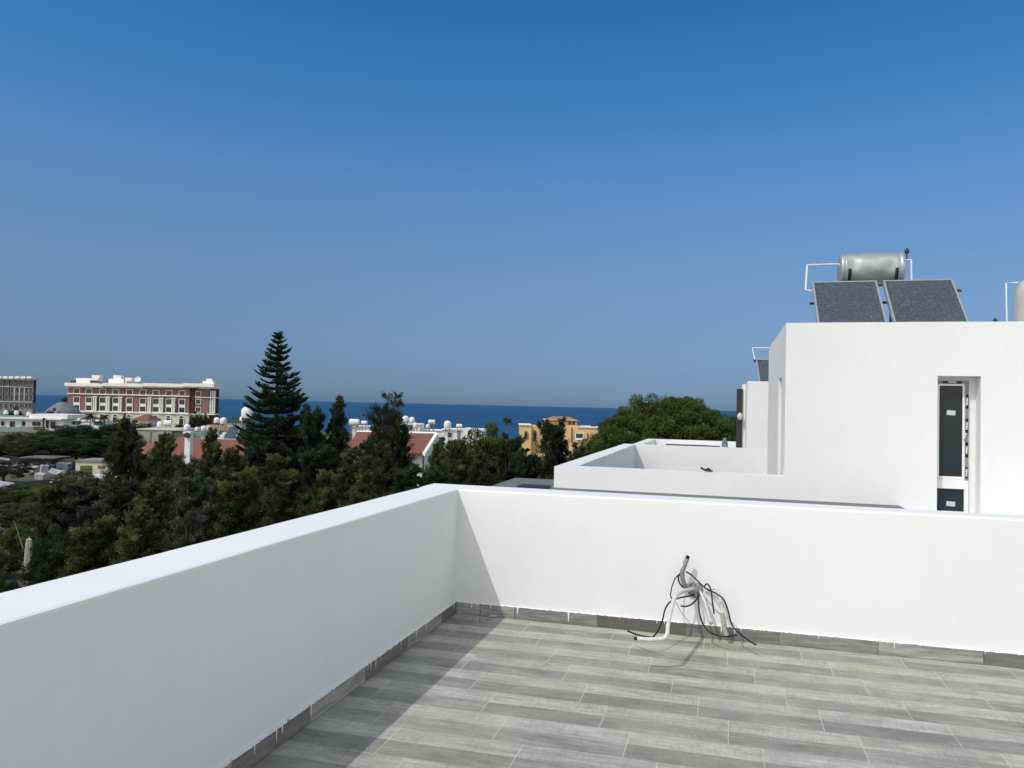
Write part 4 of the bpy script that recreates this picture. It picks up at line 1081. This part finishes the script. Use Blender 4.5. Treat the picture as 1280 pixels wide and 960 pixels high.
# dark hotel at the left edge
DH = Fac('dark_hotel', -45, 520, 330, 'charcoal hotel with white framed windows and white eaves at the left edge', 'hotel')
DH.part('wall', M['charcoal'], -45, 41.5, 474.5, 505, 0, 1.6); DH.part('plinth', M['stone_grey'], -45, 41, 503, 520, -.3, 1.6)
DH.part('string_course', M['pale_grey'], -45, 41.2, 482.6, 483.6, -.5, 0); DH.part('string_course', M['pale_grey'], -45, 41.2, 501, 502.4, -.6, 0)
for i in range(12):
    x = -45.5+i*7.45; DH.part('eaves', M['cream_white'], x, x+5.2, 470.4, 473.2, -2, 1.6)
DH.part('cornice', M['pale_grey'], -46, 43.5, 472.6, 474.6, -1.2, 1.8)
for c in (-38, -31, -24, -17, -10.5, -4.5, 1.2, 8.2, 15, 21.4, 27.6, 33.6, 38.8):
    for a, b in ((475.2, 482.2), (484.2, 491.8), (493, 500.5)): DH.window(c-2.3, c+2.3, a, b, -.1, .42, 'pale_grey')
    DH.window(c-1.9, c+1.9, 504, 510, -.4, .4, 'stone_grey')
for c in (18.3, 24.5, 30.7): DH.part('pilaster', M['pale_grey'], c-.7, c+.7, 483.6, 501, -.45, 0)

# domed building
DM = Fac('domed_building', 44, 520, 250, 'low grey domed roof with a small lantern between the two hotels', 'building')
a, z1 = DM.m(67, 517); R_ = 20*250/FPX
MB().lathe([(R_*1.0, -3), (R_, 0), (R_*.95, .8), (R_*.8, 1.7), (R_*.62, 2.5), (R_*.60, 2.6), (R_*.45, 3.2), (R_*.25, 3.7), (0, 3.9)], (a, R_, z1), 28).build('dome', M['lead'], DM.r)
MB().lathe([(.9, 0), (.9, .9), (1.1, 1.0), (.7, 1.7), (0, 2.0)], (a+.2, R_, z1+3.7), 12).build('lantern', M['green_dark'], DM.r)
DM.part('wall', M['stone_grey'], 44, 84, 516.5, 522, 0, 12)

# balcony building
BB = Fac('balcony_building', -40, 540, 165, 'long low white building with green glass balcony at the left edge', 'building')
BB.part('wall', M['white_far'], -40, 79, 523.5, 541, 0, 9); BB.part('parapet', M['white_far'], 37, 85, 518, 523.5, -.3, 9.2)
BB.part('roof_slab', M['white_far'], -40, 79, 521.6, 523.6, -.9, 9.1)
BB.part('roof_band', M['greenglass'], -40, 37, 519, 521.6, .4, .8)
for a, b, c, e in ((2, 5, 526.5, 532), (13, 18, 526.5, 535.5), (28, 31, 526.5, 532), (41, 50, 527, 532), (58, 60.5, 526, 535), (64, 69, 527, 535), (-14, -10, 526.5, 533)):
    BB.window(a, b, c, e, -.05, .3, 'darkmetal', bars=False)
BB.part('balcony_slab', M['concrete_grey'], -40, 62, 537.6, 539.4, -1.8, 0); BB.part('balcony_glass', M['greenglass'], -40, 31, 532.6, 537.6, -1.75, -1.65)
BB.part('balcony_panel', M['concrete_grey'], 31, 48, 532.8, 537.6, -1.75, -1.65); BB.part('fence', M['bark'], 48, 62, 533, 538, -1.75, -1.6)
a, z1 = BB.m(58.5, 522); _, zb = BB.m(58.5, 538); MB().tube([(a, -1.2, zb), (a, -1.2, z1)], .18, 8).build('flue', M['darkmetal'], BB.r)

# red roofed bits under the hotel
def hiproof(name, pxL, pxR, pyT, pyE, pyB, d, wall, roof, label, dep=6, inset=.35, cat='house'):
    f = Fac(name, pxL, pyB, d, label, cat)
    a, ze = f.m(pxL, pyE); b, _ = f.m(pxR, pyE); _, zt_ = f.m((pxL+pxR)/2, pyT); i_ = (b-a)*inset
    f.part('wall', wall, pxL+1, pxR-1, pyE, pyB, .4, dep-.4)
    MB().add([(a, 0, ze), (b, 0, ze), (b, dep, ze), (a, dep, ze), (a+i_, dep/2, zt_), (b-i_, dep/2, zt_)],
             [(0, 1, 5, 4), (1, 2, 5), (2, 3, 4, 5), (3, 0, 4), (0, 3, 2, 1)]).build('roof', roof, f.r)
    return f
hiproof('small_house', 87, 107.5, 518.5, 523.8, 536, 170, M['white_far'], M['redroof2'], 'small red hipped roof under the left end of the brick hotel', 7)
hiproof('small_house', 163, 185, 518.5, 524.6, 538, 170, M['cream'], M['redroof2'], 'small red hipped roof under the middle of the brick hotel', 7)
hiproof('small_house', 278, 304, 519.5, 528, 540, 175, M['cream'], M['green_dark'], 'small green hipped roof right of the brick hotel', 6, .45)
W1 = Fac('white_annex', 94, 538, 155, 'white low wall with tanks right of the small left red roof', 'building'); W1.part('wall', M['white_far'], 94, 124, 526.5, 540, 0, 5); W1.part('coping', M['cream_white'], 93.5, 124.5, 525.5, 526.7, -.2, 5.2)
W2 = Fac('beige_building', 171, 562, 120, 'plain beige blank walled building left of the red tiled roof', 'building')
W2.part('wall', M['concrete'], 171, 214, 537.5, 565, 0, 8); W2.part('wall', M['concrete_grey'], 214.1, 229, 537, 562, .5, 8); W2.part('coping', M['cream'], 170.5, 229.5, 536.5, 537.7, -.15, 8.2); W2.part('pier', M['concrete_grey'], 187, 188.5, 538, 560, -.12, 0)
W3 = Fac('white_annex', 238, 552, 105, 'bluish white wall with roof tanks behind the red tiled roof', 'building')
W3.part('wall', M['white_far'], 238, 262, 540, 560, 0, 4); W3.part('wall', M['plaster_far'], 262.2, 279, 542, 560, .3, 4); W3.part('coping', M['concrete_grey'], 237.5, 262.5, 538.8, 540, -.1, 4.2)
for c in (241, 247, 253): W3.part('panel', M['greenglass'], c, c+4.6, 541.5, 547.5, -.08, 0)
W4 = hiproof('small_house', 232, 285, 531.5, 537.5, 545, 150, M['cream'], M['pinkroof'], 'low orange brown roof between the hotel corner and the white annex', 8)

# red roofed house with chimney
RH = Fac('red_roof_house', 178, 640, 72, 'white house with red tiled roof and white chimney behind the feathery trees', 'house')
def quadroof(f, pts, mat, name='roof', th=.12):
    v = [at(px, py, d=dd) for px, py, dd in pts]; q = []
    for w_ in v:
        l = w_-f.o; q.append((l.x*cos(YAW)+l.y*sin(YAW), -l.x*sin(YAW)+l.y*cos(YAW), w_.z-f.z0))
    m_ = MB(); n = len(q); m_.add(q+[(a, b, c-th) for a, b, c in q], [tuple(range(n)), tuple(range(2*n-1, n-1, -1))]+[(i, i+n, (i+1) % n+n, (i+1) % n) for i in range(n)])
    return m_.build(name, mat, f.r)
quadroof(RH, [(203, 547.3, 76), (302, 549.5, 76), (322, 592, 69), (170, 588, 69)], M['redroof'])
quadroof(RH, [(203, 547.3, 76), (170, 588, 69), (176, 560, 75.5)], M['redroof2'])
quadroof(RH, [(240, 578, 67.5), (262, 578, 67.5), (262, 600, 65), (228, 596, 65)], M['redroof'], 'porch_roof')
RH.part('wall', M['white_far'], 172, 318, 588, 680, -2.2, 6)
RH.part('wall', M['white_far'], 100, 172, 596, 680, -5, 2); RH.part('wall', M['white_far'], 228, 262, 600, 680, -6.4, -2.3)
for a in (112, 135, 190, 236, 270): RH.window(a, a+7, 612, 624, -5.06 if a < 172 else -2.26, .3, 'darkmetal')
ch = Fac('chimney_tmp', 232, 590, 68, None, None); chs = ch
cp0 = MB(); chs.fb(cp0, 230, 236.8, 542, 590, 0, .7)
CH = empty('chimney', (0, 0, 0)); CH.parent = RH.r
bpy.context.view_layer.update()
CH.matrix_local = Matrix.Translation(Matrix.Rotation(-YAW, 3, 'Z') @ (Vector(chs.r.location)-Vector(RH.r.location)))
cp0.build('shaft', M['white_far'], CH)
m_ = MB(); chs.fb(m_, 228.6, 238, 539.5, 542, -.08, .78); m_.build('cap', M['white_far'], CH)
c0, c1 = chs.m(234.3, 544); MB().tube([(c0, -.25, c1), (c0, .1, c1)], .24, 14).build('vent_pipe', M['darkmetal'], CH)
bpy.data.objects.remove(chs.r)

# solar panel pair on red roof
SP = Fac('solar_collector', 281, 556, 70, 'pair of tilted dark solar panels on the red roof left of the Norfolk pine', 'solar panel')
quadroof(SP, [(288, 533, 72), (301, 533, 72), (292, 548, 70), (279, 548, 70)], M['collector'], 'collector', .06)
quadroof(SP, [(303, 533.4, 72), (315, 533.4, 72), (306, 549, 70), (294, 549, 70)], M['collector'], 'collector', .06)
quadroof(SP, [(301.2, 532.6, 71.9), (303, 532.8, 71.9), (294, 549, 69.8), (292.2, 548.6, 69.8)], M['alu'], 'frame', .05)
quadroof(SP, [(278.5, 547.8, 69.9), (306.5, 549, 69.9), (306.5, 549.8, 69.8), (278.5, 548.6, 69.8)], M['alu'], 'frame', .05)

# second red roof
R2 = Fac('red_roof_house', 438, 600, 82, 'white gabled house with red brown tiled roof in the middle of the tree belt', 'house')
quadroof(R2, [(447, 539.5, 87), (545, 541.5, 87), (528.5, 566, 80), (428, 566, 80)], M['redroof2'])
quadroof(R2, [(543.8, 540.8, 87.1), (547.6, 541.5, 87), (531.5, 567, 79.8), (528.2, 566, 79.9)], M['cream_white'], 'barge_board', .25)
quadroof(R2, [(446, 538.2, 87.2), (545.5, 540, 87.2), (545.5, 541.8, 86.9), (446, 540, 86.9)], M['cream_white'], 'ridge', .1)
R2.part('wall', M['white_far'], 431, 529, 566, 620, -1, 4.5)
quadroof(R2, [(530, 567, 80.2), (547.4, 542, 87), (553, 566, 92), (553, 600, 92), (530, 600, 80.2)], M['plaster_far'], 'gable_wall', .1)
for a in (444, 470, 500): R2.window(a, a+8, 571, 583, -1.06, .3, 'darkmetal')
quadroof(R2, [(500, 548, 84), (507, 548, 84), (507, 560, 82), (500, 560, 82)], M['collector'], 'skylight', .05)

# white flat roofed houses in the middle
WF = Fac('white_flat_house', 552, 570, 150, 'white flat roofed house block in front of the sea, left of the single palm', 'house')
WF.part('wall', M['white_far'], 552, 579, 537.5, 570, 0, 8); WF.part('wall', M['white_far'], 579.2, 592, 536, 570, -1.5, 8); WF.part('wall', M['white_far'], 592.2, 606, 538, 570, .5, 8)
WF.part('coping', M['cream_white'], 551.5, 579, 536.6, 537.6, -.3, 8.2); WF.part('coping', M['cream_white'], 592.4, 608, 537, 538, .2, 8.2)
WF.part('shaded_wall', M['stone_grey'], 571.5, 575.5, 538.5, 548, -.06, 0); WF.window(560, 564, 541, 546, -.04, .3, 'darkmetal', bars=False); WF.window(595, 599, 540, 544, .44, .3, 'darkmetal', bars=False)  # shaded_wall is a grey slab, the shade is its colour
WG = Fac('white_flat_house', 440, 570, 150, 'white flat roofed house behind the red brown roof and the feathery tree', 'house')
WG.part('wall', M['white_far'], 440, 462, 534, 570, 0, 8); WG.part('wall', M['plaster_far'], 495, 524, 531, 570, 0, 8); WG.part('coping', M['cream_white'], 439.5, 462.5, 533, 534, -.2, 8.1)
WG.part('coping', M['cream_white'], 494.5, 524.5, 530, 531, -.2, 8.1); WG.window(511, 515, 526+6, 537, -.04, .3, 'darkmetal', bars=False)
WH = Fac('white_flat_house', 527, 570, 155, 'narrow white roof block between the gabled roof and the flat roofed block', 'house')
WH.part('wall', M['plaster_far'], 527, 552, 538.6, 570, 0, 6); WH.part('coping', M['cream_white'], 526.6, 552.3, 537.6, 538.7, -.2, 6.2)

# yellow villa
YV = Fac('yellow_villa', 649, 575, 180, 'yellow villa with low pinkish hipped roof pavilion before the sea', 'villa')
YV.part('wall', M['yellow'], 649, 664, 531.5, 575, 0, 10); YV.part('wall', M['yellow'], 664.2, 682, 532.5, 575, 1.4, 10); YV.part('wall', M['yellow'], 682.2, 722, 531.5, 575, .2, 10)
YV.part('wall', M['yellow'], 722.2, 752, 534.5, 575, -.5, 10)
YV.part('coping', M['cream_white'], 648.5, 664.3, 530.6, 531.6, -.3, 10.2); YV.part('coping', M['cream_white'], 721.8, 753, 533.4, 534.6, -.8, 10.2)
YV.part('pavilion', M['yellow'], 680.5, 722, 524.5, 531.4, 1.5, 9)
a, ze = YV.m(679, 525.6); b, _ = YV.m(726, 525.6); zt_ = YV.m(702, 521)[1]
MB().add([(a, .6, ze), (b, .6, ze), (b, 10, ze), (a, 10, ze), (a+2.6, 5, zt_), (b-2.6, 5, zt_)], [(0, 1, 5, 4), (1, 2, 5), (2, 3, 4, 5), (3, 0, 4), (0, 3, 2, 1)]).build('roof', M['pinkroof'], YV.r)
YV.part('eaves', M['bark'], 681, 724, 525.9, 526.8, 1.0, 9.2)
for x in (684, 699, 711.5, 716.5): YV.window(x, x+2.6, 527.3, 531, 1.45, .25, 'bark', bars=False)
YV.window(719, 729, 541, 549.5, -.55, .5, 'cream_white'); YV.part('drainpipe', M['bark'], 714.2, 715.2, 534, 553, -.1, .05); YV.part('drainpipe', M['bark'], 733.8, 734.8, 541, 549, -.65, -.5)
YV.window(655, 660, 541, 548, -.05, .4, 'concrete', arch=True, bars=False); YV.window(666.5, 671, 540, 552, 1.35, .4, 'concrete', arch=True, bars=False)
YV.part('balcony', M['white_far'], 719, 729, 547.5, 549.8, -1.3, -.5); YV.part('roof_box', M['darkmetal'], 741, 748, 532.4, 533.3, 2, 5)

# cream shed with green doors
CS = Fac('cream_shed', 94, 602, 85, 'cream rendered shed with olive green double doors', 'shed')
CS.part('wall', M['shed_cream'], 94, 134, 577, 603, 0, 3.4); CS.part('roof', M['concrete_grey'], 93.3, 135.5, 575.6, 577, -.15, 3.6)
CS.part('door', M['olive_door'], 100.3, 107.4, 582, 595.6, -.08, 0); CS.part('door', M['olive_door'], 107.6, 114.7, 582, 595.6, -.08, 0); CS.part('window', M['rusty_sheet'], 122.5, 131, 582.2, 585.8, -.05, 0)
CS.part('door_rail', M['bark'], 100.4, 114.6, 585.8, 586.6, -.11, -.08)
a, z1 = CS.m(131, 596); MB().tube([(a-.45, -.2, z1), (a-.42, -.2, z1+.5), (a-.2, -.2, z1+.95), (a+.15, -.2, z1+1.15)], .03, 6).build('bent_rail', M['darkmetal'], CS.r)
CW = Fac('boundary_wall', 78, 604, 82, 'low cream wall in front of the cream shed', 'wall'); CW.part('wall_panel', M['shed_cream'], 78, 122, 596, 604, 0, .2); CW.part('coping', M['concrete'], 77.8, 122.2, 595.3, 596, -.04, .24)
# open sided shed
OS = Fac('open_shed', 28, 584, 92, 'low brown open sided shed with a thin flat roof', 'shed')
OS.part('roof', M['rusty_sheet'], 27, 71, 571.6, 572.7, -.4, 3); OS.part('back_wall', M['rusty_sheet'], 44, 70, 573, 585, 1.6, 1.8); OS.part('side_panel', M['bark'], 60, 61, 573, 585, .4, 1.6)
for x in (33, 44, 60): OS.part('post', M['bark'], x, x+.8, 572.8, 586, -.1, 0)

# scrap yard: individual lying sheets and boxes
def scrap(name, px, py, d, sx_, sy_, sz_, rz, tilt, mat, label, cat):
    sx_ *= .75; sy_ *= .7; sz_ *= .8
    p = at(px, py, d=d); zb = gz(p.x, p.y)
    n1 = 5; vs = []; fs = []
    R = random.Random(px*7+py)
    for k in range(2):
        for j in range(n1):
            for i in range(n1):
                u, v_ = i/(n1-1)-.5, j/(n1-1)-.5
                vs.append((u*sx_, v_*sy_, (sz_ if k else 0)+R.uniform(-.12, .12)*(sx_*.4 if k else 0)))
    def ix(k, j, i): return k*n1*n1+j*n1+i
    for j in range(n1-1):
        for i in range(n1-1):
            fs.append((ix(1, j, i), ix(1, j, i+1), ix(1, j+1, i+1), ix(1, j+1, i))); fs.append((ix(0, j, i), ix(0, j+1, i), ix(0, j+1, i+1), ix(0, j, i+1)))
    for i in range(n1-1):
        fs.append((ix(0, 0, i), ix(0, 0, i+1), ix(1, 0, i+1), ix(1, 0, i))); fs.append((ix(0, n1-1, i+1), ix(0, n1-1, i), ix(1, n1-1, i), ix(1, n1-1, i+1)))
        fs.append((ix(0, i+1, 0), ix(0, i, 0), ix(1, i, 0), ix(1, i+1, 0))); fs.append((ix(0, i, n1-1), ix(0, i+1, n1-1), ix(1, i+1, n1-1), ix(1, i, n1-1)))
    o = MB().add(vs, fs).build(name, M[mat]); o.location = (p.x, p.y, max(p.z-sz_/2, zb)); o.rotation_euler = (radians(tilt), radians(tilt*.6), rz)
    tag(o, label, cat, 'scrap lying in the yard behind the bushes')
for q in [('tarpaulin',12,580,88,4.2,1.8,.5,.2,16,'tarp','white sheet at the left end of the scrap yard','tarpaulin'),
 ('tarpaulin',26,585,86,1.8,1.4,.7,.4,20,'tarp','crumpled white sheet left of the open shed posts','tarpaulin'),
 ('tarpaulin',40,586,86,1.6,1.3,.8,.1,14,'tarp','bright white crumpled sheet below the open shed','tarpaulin'),
 ('tarpaulin',55,586,84,.9,.9,1.0,1.0,5,'tarp','upright white bundle below the right end of the open shed','tarpaulin'),
 ('tarpaulin',71,591,82,2.0,1.2,.35,.5,24,'tarp','tilted pale sheet in the middle of the scrap yard','tarpaulin'),
 ('tarpaulin',51,595,80,1.2,1.0,.7,.2,10,'tarp','blue white bundle at the front of the scrap yard','tarpaulin'),
 ('tarpaulin',68,599,78,1.2,.5,.2,-.7,30,'tarp','narrow white strip sliding down into the bushes','tarpaulin'),
 ('scrap_heap',80,582,90,1.8,1.3,.8,.3,10,'tarp_grey','grey scrap heap right of the open shed','scrap'),
 ('scrap_heap',90,584,92,1.4,1.0,1.0,.8,8,'blue_scrap','blue scrap heap beside the cream shed','scrap'),
 ('scrap_heap',83,592,84,1.8,1.2,.6,.1,14,'tarp_grey','grey scrap heap in front of the blue one','scrap'),
 ('scrap_heap',62,584,88,1.2,1.0,.8,.6,14,'blue_scrap','dark blue scrap heap under the open shed roof','scrap'),
 ('scrap_heap',32,593,84,1.8,1.0,.4,.2,10,'rusty_sheet','rusty sheet stack at the front of the scrap yard','scrap'),
 ('tarpaulin',5,610,66,1.7,1.4,1.0,.5,24,'tarp','grey white tent shaped sheet at the left edge among the bushes','tarpaulin')]:
    scrap(*q)

# roof tanks and dishes on far houses
def tank_unit(px, py, d, wpx, label, style=0):
    p = at(px, py, d=d); s_ = wpx*d/FPX
    r = empty('roof_tank', (p.x, p.y, p.z-s_*1.1), YAW+random.uniform(-.3, .3), label, 'water tank', 'white roof tanks on the far houses')
    if style == 0:     # horizontal tank on frame
        MB().lathe([(0, -s_/2), (s_*.30, -s_/2), (s_*.36, -s_*.4), (s_*.36, s_*.4), (s_*.30, s_/2), (0, s_/2)], (0, 0, s_*1.1), 14, Matrix.Rotation(radians(90), 3, 'Y')).build('tank_body', M['white_far'], r)
    else:              # upright tank with domed top
        MB().lathe([(s_*.46, s_*.55), (s_*.5, s_*.6), (s_*.5, s_*1.2), (s_*.42, s_*1.42), (s_*.2, s_*1.55), (0, s_*1.58)], (0, 0, 0), 14).build('tank_body', M['white_far'], r)
    m_ = MB()
    for a in (-1, 1):
        for b in (-1, 1): m_.tube([(a*s_*.3, b*s_*.25, -s_*.5), (a*s_*.3, b*s_*.25, s_*.9)], .05*s_, 5)
    m_.build('stand', M['concrete_grey'], r)
for q in [(443, 528, 150, 12, 'widest white tank cluster member left of the feathery tree', 0), (455.3, 528.5, 150, 7, 'small white tank just right of the widest one, left of the feathery tree', 0),
 (507, 523.5, 148, 8, 'white tank seen through the right side of the feathery tree, left one', 1), (515, 524.5, 148, 7, 'white tank beside the feathery tree, right one', 1), (519.5, 531, 146, 6, 'lower white tank at the right fringe of the feathery tree', 1),
 (539.6, 527.5, 152, 8, 'raised white tank above the gable of the red brown roof', 0), (534.8, 532.5, 150, 5, 'small round tank left of the raised tank above the gable', 1),
 (559.5, 530, 150, 9, 'large white tank on the left of the flat roofed block', 1), (574, 532.5, 150, 7, 'low white tank in the middle of the flat roofed block', 0),
 (271, 525, 145, 7, 'left of two mushroom shaped white tanks right of the brick hotel', 1), (279.3, 525.6, 145, 8, 'right of two mushroom shaped white tanks right of the brick hotel', 1),
 (309, 515, 80, 14, 'big white dome topped tank half hidden by the Norfolk pine', 1), (305.5, 524, 80, 10, 'lower white tank beneath the dome topped one beside the Norfolk pine', 0),
 (200, 530, 125, 7, 'left round tank on top of the beige blank wall', 1), (210, 528.5, 125, 9, 'right round tank on top of the beige blank wall', 0),
 (234, 534, 104, 8, 'white tank right above the chimney', 1), (246, 536, 103, 5, 'left round tank on the bluish annex wall', 1), (254.5, 535, 103, 6, 'middle round tank on the bluish annex wall', 1), (261, 534.6, 103, 5, 'right round tank on the bluish annex wall', 1),
 (7.5, 515, 168, 5, 'left white tank on the roof of the balcony building', 1), (20.5, 515.5, 168, 5, 'middle white tank on the roof of the balcony building', 1), (36, 517, 168, 5, 'right white tank on the roof of the balcony building', 1),
 (99, 524.5, 152, 4, 'small white tank left on the white annex under the hotel', 1), (116, 524.8, 152, 5, 'small white tank on the white annex between the two palms', 1)]:
    tank_unit(*q)

# folded parasol
PS = at(36.5, 673, d=32); PB = Vector((PS.x, PS.y, gz(PS.x, PS.y)))
PR = empty('folded_parasol', PB, 0, 'closed cream garden parasol standing among the lower left bushes', 'parasol')
hp_ = PS.z-PB.z; n = 16; prof = [(.02, hp_), (.10, hp_-.03), (.125, hp_-.25), (.15, hp_-.7), (.15, hp_-1.05), (.09, hp_-1.25), (.12, hp_-1.45)]
mb = MB(); vs = []; fs = []
for r_, z_ in prof:
    for k in range(n*2): a = pi*k/n; q = r_*(1 if k % 2 else .72); vs.append((q*cos(a), q*sin(a), z_))
for i in range(len(prof)-1):
    for k in range(2*n): l = (k+1) % (2*n); fs.append((i*2*n+k, i*2*n+l, (i+1)*2*n+l, (i+1)*2*n+k))
mb.add(vs, fs).build('canopy', M['canvas'], PR)
MB().tube([(0, 0, 0), (0, 0, hp_+.06)], .024, 8).build('pole', M['wood'], PR)
MB().tube([(0, 0, .02), (0, 0, .12)], .28, 16).build('base', M['concrete_grey'], PR)
pa = at(17.5, 650, d=35); pb_ = at(24, 670, d=35)
o = MB().tube([pb_+(pb_-pa)*.8, pa], [.03, .012], 6).build('bare_pole', M['bark_pale'])
tag(o, 'thin pale leaning pole above the lower left bushes', 'pole')
